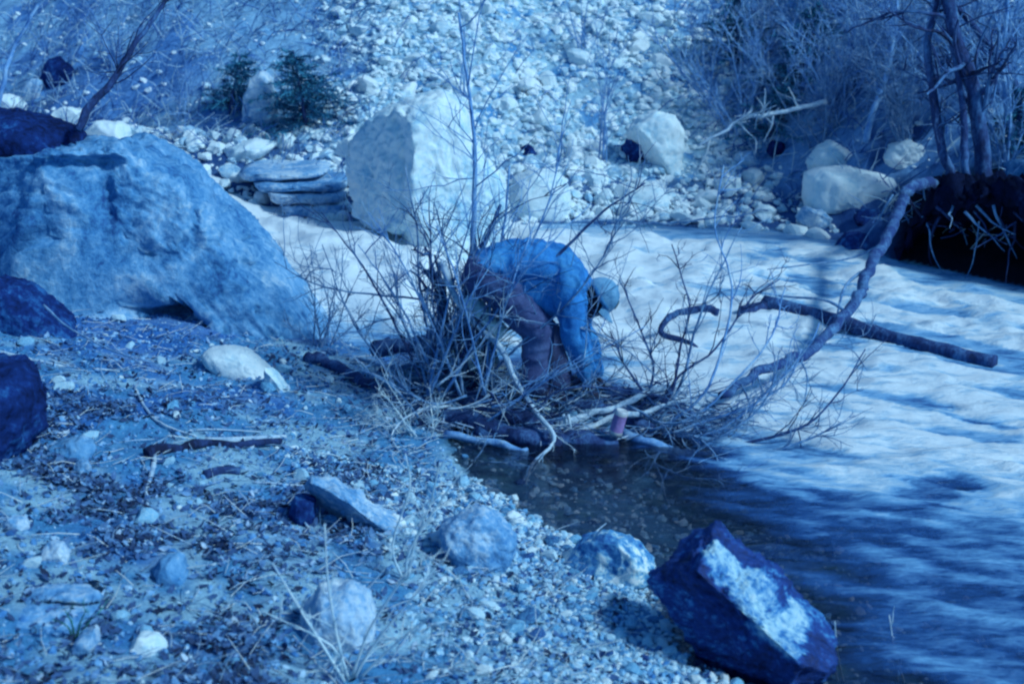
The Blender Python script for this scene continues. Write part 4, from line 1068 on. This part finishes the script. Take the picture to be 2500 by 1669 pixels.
# dry pale stalks near the bottom
def stalks(name, lst, label, mat='dry_stem', r=0.004, tw=3, cat='weed', seed=0, tl=0.16):
    P0 = G(*lst[0][0][:2])
    t = empty(name, P0, label, cat)
    rs = np.random.RandomState(seed)
    for p in lst:
        g = G(*p[0][:2])
        pts = [np.array(g)] + [at(q[0], q[1], g[1] - 0.03 * (i + 1)) for i, q in enumerate(p[1:])]
        P = curve(pts, 4)
        mb = MB(); mb.tube(P, np.linspace(r, r * .4, len(P)), 5)
        s_ = mb.build('stalk', M[mat], t)
        if tw:
            m2 = MB(); twigs_on(m2, P, tw, tl, r * .5, rs, 1, .2, .6); tag(m2.build('twigs', M[mat], s_), kind='stuff')
stalks('dry_weed', [[(800, 1560), (775, 1470), (752, 1330), (745, 1200)], [(790, 1562), (740, 1480), (690, 1400), (625, 1290)], [(810, 1560), (850, 1490), (920, 1400), (985, 1330)], [(790, 1560), (760, 1480), (600, 1400)], [(820, 1560), (880, 1500), (950, 1440), (1010, 1390)], [(805, 1560), (850, 1440), (940, 1300), (955, 1250)]],
       'clump of pale dry stalks at the bottom middle of the bank', r=0.007, tw=5, seed=1)
stalks('dry_weed', [[(935, 1330), (950, 1250), (985, 1160), (1000, 1100), (1010, 1060)], [(930, 1330), (940, 1260), (1010, 1150), (1060, 1080)], [(925, 1330), (900, 1250), (940, 1120), (930, 1040)]], 'pale dry stalks left of the squarish grey rock', r=0.007, tw=6, seed=2)
stalks('green_shoot', [[(1935, 1564), (1925, 1520), (1918, 1470), (1915, 1425)], [(1925, 1566), (1905, 1510), (1885, 1455)]], 'two budding green tipped shoots right of the big dark rock', 'dry_stem', 0.007, 0, 'plant', 3)
stalks('dry_weed', [[(2060, 1566), (2052, 1500), (2040, 1410)], [(2075, 1566), (2060, 1520), (2050, 1460)]], 'pair of thin dry stems rising at the lower right water edge', 'dry_stem', 0.006, 1, 'weed', 4)
stalks('dry_weed', [[(2165, 1566), (2165, 1520), (2148, 1460)]], 'single dry stem near the lower right corner', 'dry_stem', 0.007, 0, 'weed', 5)
stalks('grass_tuft', [[(170, 1465), (165, 1430), (150, 1400)], [(175, 1465), (185, 1425), (200, 1395)], [(180, 1466), (200, 1430), (228, 1402)], [(165, 1466), (158, 1440), (140, 1425)]], 'tuft of dark green grass under the flat topped rock', 'green_blade', 0.005, 2, 'grass', 6, 0.08)

# dry grass and twig debris over the near bank
mb = MB()
rs = np.random.RandomState(44)
lx, ly = rs.uniform(-4.2, 0.4, 12000), rs.uniform(4.3, 10, 12000)
ok = (near_d(lx, ly) > 0.08) & (abs(lx / (ly * CP + 0.7)) < 0.39) & (rs.uniform(size=12000) < 0.35 + 0.65 * sm(-1.6, -0.6, lx))
lx, ly = lx[ok][:1700], ly[ok][:1700]
for x, y, z in zip(lx, ly, ground_z(lx, ly)):
    a = rs.uniform(0, 6.28); L = rs.uniform(.05, .22)
    p0 = np.array([x, y, z + .01]); d = np.array([math.cos(a), math.sin(a), rs.uniform(0, .35)])
    q = [p0, p0 + d * L * .5 + rs.normal(size=3) * .008, p0 + d * L + np.array([0, 0, -.02 * L])]
    mb.tube(q, [.003, .0026, .0014], 3, rs.uniform(.2, .8), False)
tag(mb.build('twig_debris', M['bark_pale']), 'scattered bits of dry twig and grass over the near bank', None, None, 'stuff')
mb = MB()
lx, ly = rs.uniform(-7, 7, 30000), rs.uniform(12.5, 21, 30000)
side = np.maximum(np.maximum(sm(-0.8, -2.4, lx), sm(1.6, 2.6, lx)), 0.10)
ok = (far_d(lx, ly) > 0.5) & (rs.uniform(size=30000) < side) & (abs(lx / (ly * CP + 0.7)) < 0.40)
lx, ly = lx[ok][:6500], ly[ok][:6500]
for x, y, z in zip(lx, ly, ground_z(lx, ly)):
    L = rs.uniform(.12, .5)
    p0 = np.array([x, y, z]); d = np.array([rs.normal() * .5 + .25, rs.normal() * .5 - .2, rs.uniform(.1, .8)])
    d /= np.linalg.norm(d)
    q = [p0, p0 + d * L * .5 + rs.normal(size=3) * .02, p0 + d * L + np.array([0, 0, -.12 * L])]
    mb.tube(q, [.007, .006, .003], 3, rs.uniform(.1, 1.0), False)
tag(mb.build('hillside_brush', M['bark_blue']), 'dry grass and brush over the far hillside', None, None, 'stuff')
# fine rubble in the driftwood heap
mb = MB()
for k in range(1300):
    x = rs.uniform(-1.1, 1.5); y = rs.uniform(8.15, 9.35)
    if ((x - 0.35) / 1.1) ** 2 + ((y - 8.8) / .5) ** 2 > 1.25: continue
    a = rs.uniform(0, 6.28); L = rs.uniform(.08, .45)
    p0 = np.array([x, y, max(gz(x, y), 0) + .02]); d = np.array([math.cos(a), .6 * math.sin(a), rs.uniform(-.05, .4)])
    q = [p0 - d * L * .4, p0 + rs.normal(size=3) * .015, p0 + d * L * .6]
    mb.tube(q, np.array([.004, .005, .0025]) * rs.uniform(.6, 1.8), 4, rs.uniform(.1, .9), False)
tag(mb.build('driftwood_litter', M['bark_mid']), 'small sticks and litter packed into the driftwood heap', None, None, 'stuff')

# ------------------------------------------------------------------ undercut bank on the right
e = empty('undercut_bank', (3.9, 12.4, 0.3), 'dark undercut earth bank with hanging roots and a hollow at the right', 'bank')
x_ = np.linspace(3.45, 6.4, 110); t_ = np.linspace(0, 1, 50)
VV = []
for x in x_:
    yf0 = float(np.interp(x, FS_X, FS_Y))
    top = (0.86 + 0.06 * math.sin(x * 5)) * float(sm(3.38, 3.75, x)) + 0.06 * (x - 3.4)
    hol = 0.5 + 0.45 * math.exp(-((x - 4.2) / .5) ** 2)
    for t in t_:
        # profile: turf running back into the slope, lip, hollow face, toe
        if t < .3:
            u = t / .3; p = (0.95 * (1 - u), top - 0.10 * (1 - u))
        elif t < .5:
            u = (t - .3) / .2; p = (-.10 * math.sin(u * 3.14), top - .24 * u * top)
        else:
            u = (t - .5) / .5; p = (hol * math.sin(u * 3.14) ** .8 * (1 - .3 * u), top * .76 * (1 - u) - .15 * u)
        VV.append((x + 0.3 * max(p[0], 0), yf0 + p[0] + 0.05, p[1]))
VV = np.array(VV)
VV[:, 1] += 0.12 * fbm(VV * 4.5, 4, .65); VV[:, 2] += 0.13 * fbm(VV * 3.6 + 8, 4, .65); VV[:, 0] += 0.04 * fbm(VV * 4 + 3, 3)
nx, ny = len(x_), len(t_)
i = np.arange(nx - 1)[:, None] * ny; j = np.arange(ny - 1)[None, :]
QQ = np.stack([i + j, i + j + 1, i + ny + j + 1, i + ny + j], 2).reshape(-1, 4)
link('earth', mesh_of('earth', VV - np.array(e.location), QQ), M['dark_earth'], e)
rs = np.random.RandomState(9)
for k in range(34):
    x = rs.uniform(3.4, 5.4); yf0 = float(np.interp(x, FS_X, FS_Y))
    p0 = np.array([x, yf0 + rs.uniform(-.1, .1), rs.uniform(.6, .9)])
    pts = [p0]
    d = np.array([rs.normal() * .5, -.35, -.8])
    for s in range(6):
        d = d + rs.normal(size=3) * .25; d /= np.linalg.norm(d)
        pts.append(pts[-1] + d * rs.uniform(.05, .12))
    mb = MB(); mb.tube(curve(pts, 3), np.linspace(rs.uniform(.006, .02), .003, 19), 5, rs.uniform(.3, .6)); mb.build('root', M['bark_mid' if k % 3 == 0 else 'bark_dark'], e)

# ------------------------------------------------------------------ pale plank and can
def q4(x, y, dy=0.0):
    sx, sy = 1030 + x * 0.38265, 540 + y * 0.38265
    return at(sx / K, sy / K, 8.8 + dy)

def board(name, a, b_, wid, th, mat, label, cat, seed=0, nrm=(0.3, -0.8, 0.5)):
    a, b_ = np.array(a), np.array(b_)
    t = b_ - a; L = np.linalg.norm(t); t /= L
    nn = np.array(nrm); nn = nn - (nn @ t) * t; nn /= np.linalg.norm(nn)
    s = np.cross(t, nn)
    bm = bmesh.new()
    bmesh.ops.create_cube(bm, size=1.0)
    bmesh.ops.bevel(bm, geom=list(bm.edges), offset=0.03, segments=2, affect='EDGES')
    V = np.array([v.co[:] for v in bm.verts]); F = [[v.index for v in f.verts] for f in bm.faces]
    bm.free()
    W = V[:, :1] * wid * s + V[:, 1:2] * th * nn + V[:, 2:] * L * t
    W = W + 0.012 * np.stack([fbm(W * 14 + seed), fbm(W * 14 + seed + 9), fbm(W * 14 + seed + 20)], 1)
    me = bpy.data.meshes.new(name); me.from_pydata(W.tolist(), [], F)
    for p in me.polygons: p.use_smooth = True
    return tag(link(name, me, M[mat], None, (a + b_) / 2), label, cat)
board('plank', q4(290, 480, -.12), q4(525, 735, -.14), 0.10, 0.025, 'pale_wood', 'pale weathered plank wedged in the willow stems behind the trouser leg', 'plank', 1)
board('split_wood', q4(150, 735, .05), q4(215, 950, .02), 0.055, 0.03, 'pale_wood', 'pale split piece of wood standing at the left of the willow stems', 'wood', 2)
board('split_wood', q4(350, 760, .1), q4(400, 930, .05), 0.2, 0.03, 'pale_wood', 'broad pale slab of wood under the plank in the heap', 'wood', 3)
board('split_wood', q4(700, 1150, -.2), q4(850, 1225, -.22), 0.07, 0.03, 'pale_wood', 'flat pale chip of wood below the near boot', 'wood', 4, (0, -.5, .9))

def simple_mat(name, col, rough=0.5, metal=0.0, fine=60, amt=0.25):
    cc = np.array(col[:3])
    lo = tuple((cc * (1 - amt)).tolist()) + (1,); hi = tuple(np.minimum(cc * (1 + amt), .9).tolist()) + (1,)
    m = tex_mat(name, [(0.3, lo), (0.7, hi)], 12, fine, rough, 0.15)
    m.node_tree.nodes['Principled BSDF'].inputs['Metallic'].default_value = metal
    return m
def lathe(prof, k=20):
    V, F = [], []
    for (r, z) in prof:
        for j in range(k):
            V.append((r * math.cos(6.2832 * j / k), r * math.sin(6.2832 * j / k), z))
    n = len(prof)
    for i in range(n - 1):
        for j in range(k):
            F.append((i * k + j, i * k + (j + 1) % k, (i + 1) * k + (j + 1) % k, (i + 1) * k + j))
    return np.array(V), np.array(F)
cp = q4(1255, 1285, -.58)
ce = empty('drink_can', cp, 'dented pink and white drink can caught in the driftwood', 'can')
ce.rotation_euler = (0.12, 0.22, 0.3)
ce.scale = (1.25, 1.25, 1.25)
def can_part(name, prof, mat):
    V, F = lathe(prof)
    V = V * (1 - 0.10 * np.exp(-((V[:, 2:] - 0.01) / .03) ** 2) * (V[:, 1:2] < 0))
    link(name, mesh_of(name, V, F), mat, ce)
m_pink = simple_mat('can_pink', C(128, 92, 166), 0.4); m_white = simple_mat('can_white', C(158, 182, 216), 0.35, 0.3)
can_part('body', [(0.0335, -.042), (0.0337, -.02), (0.0337, .03), (0.0335, .045)], m_pink)
can_part('base', [(0.0, -.062), (0.024, -.064), (0.027, -.066), (0.0335, -.055), (0.0335, -.042)], m_white)
can_part('lid', [(0.0335, .045), (0.0335, .056), (0.028, .066), (0.027, .068), (0.025, .064), (0.0, .064)], m_white)

# ------------------------------------------------------------------ the person, bent over and reaching down
M['denim'] = tex_mat('denim', [(0.2, C(22, 58, 140)), (0.5, C(36, 98, 184)), (0.8, C(66, 136, 206))], 6, 90, 0.9, 0.25)
M['trouser'] = tex_mat('trouser', [(0.2, C(36, 36, 88)), (0.5, C(60, 58, 116)), (0.8, C(84, 84, 146))], 5, 80, 0.9, 0.25)
M['skin'] = tex_mat('skin', [(0.3, C(20, 16, 40)), (0.7, C(44, 34, 66))], 9, 60, 0.6, 0.1)
M['cap'] = tex_mat('cap', [(0.25, C(54, 82, 142)), (0.5, C(84, 114, 172)), (0.8, C(112, 142, 194))], 7, 70, 0.9, 0.2)
M['cap_dark'] = tex_mat('cap_dark', [(0.3, C(36, 72, 140)), (0.7, C(60, 104, 168))], 7, 70, 0.9, 0.2)
M['boot'] = tex_mat('boot', [(0.3, C(14, 12, 40)), (0.7, C(40, 38, 84))], 9, 60, 0.6, 0.2)
M['hair'] = tex_mat('hair', [(0.3, C(14, 8, 20)), (0.7, C(34, 24, 44))], 20, 90, 0.7, 0.3)
M['badge'] = tex_mat('badge', [(0.3, C(96, 82, 110)), (0.7, C(130, 108, 130))], 20, 90, 0.8, 0.1)

def capsule(mb, a, b_, ra, rb, k=14, sq=None):
    a, b_ = np.array(a, float), np.array(b_, float)
    t = b_ - a; L = np.linalg.norm(t)
    t = t / L if L > 1e-6 else np.array([0, 0, 1.0])
    ts, rs_ = [], []
    for u in np.linspace(-1, 0, 5)[:-1]:
        ts.append(u * ra * 0.999); rs_.append(ra * math.sqrt(max(0, 1 - (u * .999) ** 2)))
    for u in np.linspace(0, 1, 5):
        ts.append(u * L); rs_.append(ra + (rb - ra) * u)
    for u in np.linspace(0, 1, 5)[1:]:
        ts.append(L + u * rb * 0.999); rs_.append(rb * math.sqrt(max(0, 1 - (u * .999) ** 2)))
    P = np.array([a + t * s for s in ts])
    n = len(P)
    ref = np.array([0, 1, 0]) if abs(t[1]) < .9 else np.array([1, 0, 0])
    A = np.cross(t, ref); A /= np.linalg.norm(A); B = np.cross(t, A)
    an = np.arange(k) * 2 * math.pi / k
    V = P[:, None] + np.array(rs_)[:, None, None] * (np.cos(an)[None, :, None] * A + np.sin(an)[None, :, None] * B)
    V = np.concatenate([V.reshape(-1, 3), [P[0], P[-1]]])
    i = np.arange(n - 1)[:, None] * k; j = np.arange(k)[None, :]; j2 = (j + 1) % k
    Qd = np.stack([i + j, i + j2, i + k + j2, i + k + j], 2).reshape(-1, 4)
    jj = np.arange(k); jn = (jj + 1) % k
    tr = np.concatenate([np.stack([np.full(k, n * k), jn, jj], 1), np.stack([np.full(k, n * k + 1), (n - 1) * k + jj, (n - 1) * k + jn], 1)])
    mb.add(V, Qd, tr)
def chain(mb, pts, radii):
    for i in range(len(pts) - 1):
        capsule(mb, pts[i], pts[i + 1], radii[i], radii[i + 1])
def ellip(mb, c0, axes, R3=None):
    V, F = ico(3)
    V = V * np.array(axes)
    if R3 is not None: V = V @ np.array(R3)      # rows of R3 = the ellipsoid's own axes
    mb.add(V + np.array(c0), None, F)

def skinned(mb, name, mat, parent, voxel, smooth=8, wrinkle=None):
    """fuse the overlapping pieces into one continuous surface"""
    tmp = bpy.data.objects.new('tmp', mb.mesh('tmp')); COL.objects.link(tmp)
    rm = tmp.modifiers.new('r', 'REMESH'); rm.mode = 'VOXEL'; rm.voxel_size = voxel
    sm_ = tmp.modifiers.new('s', 'SMOOTH'); sm_.iterations = smooth; sm_.factor = 0.5
    dg = bpy.context.evaluated_depsgraph_get(); dg.update()
    me = bpy.data.meshes.new_from_object(tmp.evaluated_get(dg))
    bpy.data.objects.remove(tmp)
    n = len(me.vertices)
    co = np.zeros(n * 3, np.float32); me.vertices.foreach_get('co', co); co = co.reshape(-1, 3).astype(float)
    if wrinkle is not None:
        no = np.zeros(n * 3, np.float32); me.vertices.foreach_get('normal', no); no = no.reshape(-1, 3)
        co = co + no * wrinkle(co)[:, None]
    co = co - np.array(parent.location)
    me.vertices.foreach_set('co', co.astype(np.float32).ravel())
    me.name = name
    me.materials.clear()
    for p in me.polygons: p.use_smooth = True
    me.update()
    return link(name, me, M[mat], parent)

foot0 = q4(760, 1110, 0)
per = empty('person', (foot0[0], 8.8, foot0[2]), 'person in blue denim jacket, purple trousers and cap bending down to reach the driftwood', 'person')
hipN, hipF = q4(455, 372, -.09), q4(455, 360, .09)
kneN, ankN = q4(745, 690, -.16), q4(712, 1050, -.14)
kneF, ankF = q4(810, 770, .13), q4(868, 1050, .12)
sp = [q4(405, 318), q4(560, 268), q4(720, 258), q4(860, 285), q4(945, 335)]
shN, elN, wrN = q4(935, 385, -.17), q4(965, 690, -.20), q4(1052, 980, -.16)
shF, elF, wrF = q4(960, 365, .17), q4(1005, 680, .16), q4(1110, 960, .05)
hc = q4(1120, 500, -.01)
hu = np.array([.87, 0.0, .50]); hf = np.array([.50, -0.10, -.87]); hf /= np.linalg.norm(hf)
hu = hu - (hu @ hf) * hf; hu /= np.linalg.norm(hu); hs = np.cross(hu, hf)
neck0, neck1 = q4(985, 375, 0), hc - hu * .05 - hf * .03
off = lambda p, dy: p + np.array([0, dy, 0])
# whole body, one surface
mb = MB()
chain(mb, [hipN, kneN, ankN], [.080, .055, .038]); chain(mb, [hipF, kneF, ankF], [.080, .055, .038])
for dy in (-.06, .06):
    chain(mb, [off(p, dy) for p in sp], [.105, .10, .10, .105, .08])
chain(mb, [shN, elN, wrN], [.055, .042, .028]); chain(mb, [shF, elF, wrF], [.055, .042, .028])
chain(mb, [sp[4], shN], [.07, .055]); chain(mb, [sp[4], shF], [.07, .055])
chain(mb, [neck0, neck1], [.058, .055])
H3 = [hs, hf, hu]
ellip(mb, hc + hu * .025 - hf * .012, (.074, .092, .100), H3)
ellip(mb, hc - hu * .055 + hf * .030, (.054, .058, .062), H3)          # jaw
capsule(mb, hc - hu * .098 + hf * .068, hc - hu * .098 + hf * .072, .020, .018)   # chin
capsule(mb, hc + hu * .020 + hf * .084, hc - hu * .020 + hf * .108, .010, .014)   # nose
capsule(mb, hc - hu * .028 + hf * .094 - hs * .010, hc - hu * .028 + hf * .094 + hs * .010, .011, .011)
for s in (-1, 1):
    capsule(mb, hc + hu * .026 + hf * .078 + hs * .018 * s, hc + hu * .026 + hf * .068 + hs * .045 * s, .012, .011)   # brow
    ellip(mb, hc + hu * .000 - hf * .008 + hs * .078 * s, (.008, .018, .030), H3)                                   # ear
    capsule(mb, hc - hu * .022 + hf * .062 + hs * .036 * s, hc - hu * .028 + hf * .050 + hs * .046 * s, .020, .018)   # cheek
capsule(mb, hc - hu * .052 + hf * .086 - hs * .02, hc - hu * .052 + hf * .086 + hs * .02, .008, .008)              # lips
capsule(mb, hc - hu * .066 + hf * .084 - hs * .016, hc - hu * .066 + hf * .084 + hs * .016, .008, .008)
def hand(wr, el, side, grip):
    d = wr - el; d /= np.linalg.norm(d)
    s = np.array([0.25, 1, 0.1]) * side; s = s - (s @ d) * d; s /= np.linalg.norm(s)
    n = np.cross(d, s); n = n if n[0] > 0 else -n               # palm normal, towards the front
    capsule(mb, wr, wr + d * .03, .028, .028)
    for k, w in enumerate((-.028, -.010, .010, .027)):
        b0 = wr + d * .025 + s * w * .8; b1 = wr + d * .088 + s * w
        capsule(mb, b0, b1, .016, .0125)
        L = (.040, .046, .043, .033)[k]
        a1, a2, a3 = grip * .5, grip * 1.1, grip * 1.6
        p1 = b1 + (d * math.cos(a1) + n * math.sin(a1)) * L
        p2 = p1 + (d * math.cos(a2) + n * math.sin(a2)) * L * .68
        p3 = p2 + (d * math.cos(a3) + n * math.sin(a3)) * L * .5
        chain(mb, [b1, p1, p2, p3], [.0105, .0095, .0085, .0075])
    t0 = wr + d * .030 - s * .026
    t1 = t0 + (d * .55 - s * .7 + n * .45) * .040; t2 = t1 + (d * .85 - s * .15 + n * .45) * .034; t3 = t2 + (d * .85 + n * .45) * .024
    chain(mb, [t0, t1, t2, t3], [.015, .012, .0105, .009])
hand(wrN, elN, -1, .55); hand(wrF, elF, 1, .45)
skinned(mb, 'body', 'skin', per, 0.006, 5)
# jacket
def jw(co):
    x = co[:, 0] * 1.0 + 0.35 * co[:, 2]
    w = fbm(co * 5 + 3, 2)
    f1 = 1 - 2 * abs(pn(co * np.array([13, 5, 4.5]) + 11 + 0.6 * w[:, None]))
    f2 = 1 - abs(pn(co * np.array([9, 9, 16]) + 7)) * 2
    return 0.013 * f1 + 0.004 * f2 + 0.003 * fbm(co * 22, 2)
mb = MB()
for dy in (-.07, .07):
    chain(mb, [off(p, dy) for p in sp], [.120, .128, .130, .125, .092])
    chain(mb, [off(q4(600, 330), dy), off(q4(800, 375), dy)], [.10, .12])
    chain(mb, [off(q4(640, 370), dy * 1.2), off(q4(760, 450), dy * 1.2), off(q4(880, 500), dy * 1.2)], [.085, .10, .10])
chain(mb, [sp[4], shN], [.09, .085]); chain(mb, [sp[4], shF], [.09, .085])
def sleeve(a, b_, c_):
    m1 = a * .5 + b_ * .5
    chain(mb, [a, m1, b_, b_ * .5 + c_ * .5, c_ - (c_ - b_) * .04], [.100, .096, .080, .076, .060])
sleeve(shN, elN, wrN); sleeve(shF, elF, wrF)
chain(mb, [q4(945, 350), q4(1010, 395)], [.085, .068])
jk = skinned(mb, 'jacket', 'denim', per, 0.010, 4, jw)
# collar, cuffs, pocket flap as sewn-on pieces
def ring(c0, ax, r, wdt, thick, name, mat, parent, squash=1.0):
    ax = ax / np.linalg.norm(ax)
    ref = np.array([0, 1, 0.0]); A = np.cross(ax, ref); A /= np.linalg.norm(A); B = np.cross(ax, A)
    an = np.linspace(0, 2 * math.pi, 25)[:-1]
    prof = [(r, -wdt), (r + thick, -wdt * .8), (r + thick, wdt * .8), (r, wdt), (r - thick * .6, 0)]
    V = np.array([c0 + (np.cos(t) * A + np.sin(t) * B * squash) * (rr + .003 * math.sin(5 * t)) + ax * z for (rr, z) in prof for t in an])
    k, n = 24, len(prof)
    F = np.array([[i * k + j, i * k + (j + 1) % k, ((i + 1) % n) * k + (j + 1) % k, ((i + 1) % n) * k + j] for i in range(n) for j in range(k)])
    pl = np.array(parent.location) + (np.array(parent.parent.location) if parent.parent else 0)
    return link(name, mesh_of(name, V - pl, F), M[mat], parent)
ring(q4(1010, 398), neck1 - neck0, .070, .028, .012, 'collar', 'denim', jk)
ring(wrN - (wrN - elN) * .10, wrN - elN, .054, .028, .006, 'cuff', 'denim', jk)
ring(wrF - (wrF - elF) * .10, wrF - elF, .054, .028, .006, 'cuff', 'denim', jk)
# trousers
def tw_(co):
    w = fbm(co * 6, 2)
    f1 = 1 - 2 * abs(pn(co * np.array([5, 5, 9]) + 2))
    return 0.010 * f1 + 0.010 * w + 0.003 * fbm(co * 20, 2)
mb = MB()
for (h, kn, an_) in ((hipN, kneN, ankN), (hipF, kneF, ankF)):
    chain(mb, [h, h * .5 + kn * .5, kn, kn * .45 + an_ * .55, an_ + np.array([0, 0, .02])], [.132, .120, .104, .092, .094])
for dy in (-.075, .075):
    chain(mb, [off(q4(395, 335), dy), off(q4(520, 318), dy)], [.132, .120])
tr_ = skinned(mb, 'trousers', 'trouser', per, 0.010, 4, tw_)
ring(ankN + np.array([0, 0, .01]), ankN - kneN, .086, .02, .008, 'hem', 'trouser', tr_)
ring(ankF + np.array([0, 0, .01]), ankF - kneF, .086, .02, .008, 'hem', 'trouser', tr_)
# boots
for (an_, dy) in ((ankN, 0), (ankF, 0)):
    zz = max(gz(an_[0], an_[1]), gz(an_[0] + .15, an_[1]))
    g0 = np.array([an_[0], an_[1], zz])
    mb = MB()
    chain(mb, [an_ + [0, 0, .03], g0 + [-.03, 0, .05]], [.058, .052])
    chain(mb, [g0 + [-.035, 0, .05], g0 + [.08, -.01, .055], g0 + [.18, -.02, .045]], [.048, .050, .044])
    chain(mb, [an_, g0 + [.09, -.01, .07]], [.05, .045])
    bo = skinned(mb, 'boot', 'boot', per, 0.010, 4)
    mb = MB()
    s_ = [(-.085, .03), (-.085, -.03), (-.02, -.042), (.08, -.05), (.17, -.052), (.225, -.02), (.22, .02), (.16, .045), (.05, .042), (-.03, .04)]
    n = len(s_)
    V = [(g0[0] + a, g0[1] + b_ - .01, g0[2] + z) for z in (-.005, .022) for (a, b_) in s_]
    F4 = [[i, (i + 1) % n, n + (i + 1) % n, n + i] for i in range(n)]
    F3 = [[n, n + i, n + i + 1] for i in range(1, n - 1)]
    mb.add(V, F4, F3); mb.build('sole', M['boot'], bo, smooth=False)
# hair, eyes, cap
mb = MB()
ellip(mb, hc + hu * .010 - hf * .026, (.080, .086, .082), H3)
ellip(mb, hc - hu * .045 - hf * .05, (.062, .045, .05), H3)
for s in (-1, 1): capsule(mb, hc + hu * .03 + hf * .02 + hs * .070 * s, hc - hu * .03 + hf * .018 + hs * .068 * s, .012, .008)
capsule(mb, hc - hu * .105 + hf * .06, hc - hu * .085 + hf * .082, .022, .016)
skinned(mb, 'hair', 'hair', per, 0.007, 3, lambda co: 0.003 * fbm(co * 40, 2))
m_eye = simple_mat('eye_white', C(130, 150, 190), 0.2); m_iris = simple_mat('iris', C(20, 20, 50), 0.2)
for s in (-1, 1):
    V, F = ico(2)
    ey = link('eye', mesh_of('eye', V * .0115 + (hc + hu * .006 + hf * .076 + hs * .030 * s - np.array(per.location)), F), m_eye, per)
    link('iris', mesh_of('iris', V * .006 + (hc + hu * .005 + hf * .083 + hs * .030 * s - np.array(per.location)), F), m_iris, ey)
# cap crown: half shell with six panels, brim, button, badge
V, F = ico(4)
keepf = (V[F][:, :, 2].mean(1) > -0.10)
pan = np.arctan2(V[:, 1], V[:, 0])
rr = 1 + 0.015 * abs(np.cos(3 * pan)) * (V[:, 2] > -0.05)
W = V * np.array([.100, .120, .120])
W = W * rr[:, None]
W[:, 2] = np.maximum(W[:, 2], -.012)
cen = hc + hu * .030 - hf * .012
Wc = cen + W[:, :1] * hs + W[:, 1:2] * hf + W[:, 2:] * hu + 0.004 * fbm(W * 30, 2)[:, None] * np.array([1, 1, 1])
crown = link('cap', mesh_of('cap', Wc - np.array(per.location), F[keepf]), M['cap'], per)
mb = MB()
nu, nv = 17, 6
bv = []
for th_ in (0, 1):
    for a in np.linspace(-1.15, 1.15, nu):
        for v in np.linspace(0, 1, nv):
            r_ = .0
            px_ = math.sin(a) * (.099 + .004 * v); py_ = math.cos(a) * .117 + v * .075 * (math.cos(a * 1.25) ** .6 if math.cos(a * 1.25) > 0 else 0)
            pz_ = -.006 - .05 * (math.sin(a) ** 2) * v * .8 - .012 * v - .004 * th_
            bv.append(cen + hs * px_ + hf * py_ + hu * pz_)
bv = np.array(bv)
i = np.arange(nu - 1)[:, None] * nv; j = np.arange(nv - 1)[None, :]
q = np.stack([i + j, i + j + 1, i + nv + j + 1, i + nv + j], 2).reshape(-1, 4)
mb.add(bv, np.concatenate([q, q[:, ::-1] + nu * nv]))
mb.build('brim', M['cap'], crown)
ring(cen + hu * 0.0, hu, .103, .013, .004, 'sweatband', 'cap_dark', crown, 1.12)
V, F = ico(2)
link('button', mesh_of('button', V * .009 + (cen + hu * .122 - np.array(per.location)), F), M['cap_dark'], crown)
pb = []
for a in np.linspace(-.35, .35, 6):
    for b_ in np.linspace(.28, .75, 6):
        r3 = np.array([math.sin(a) * math.cos(b_) * .103, math.cos(a) * math.cos(b_) * .124, math.sin(b_) * .124]) * 1.02
        pb.append(cen + hs * r3[0] + hf * r3[1] + hu * r3[2])
i = np.arange(5)[:, None] * 6; j = np.arange(5)[None, :]
qb = np.stack([i + j, i + j + 1, i + 7 + j, i + 6 + j], 2).reshape(-1, 4)
link('badge', mesh_of('badge', np.array(pb) - np.array(per.location), qb), M['badge'], crown)
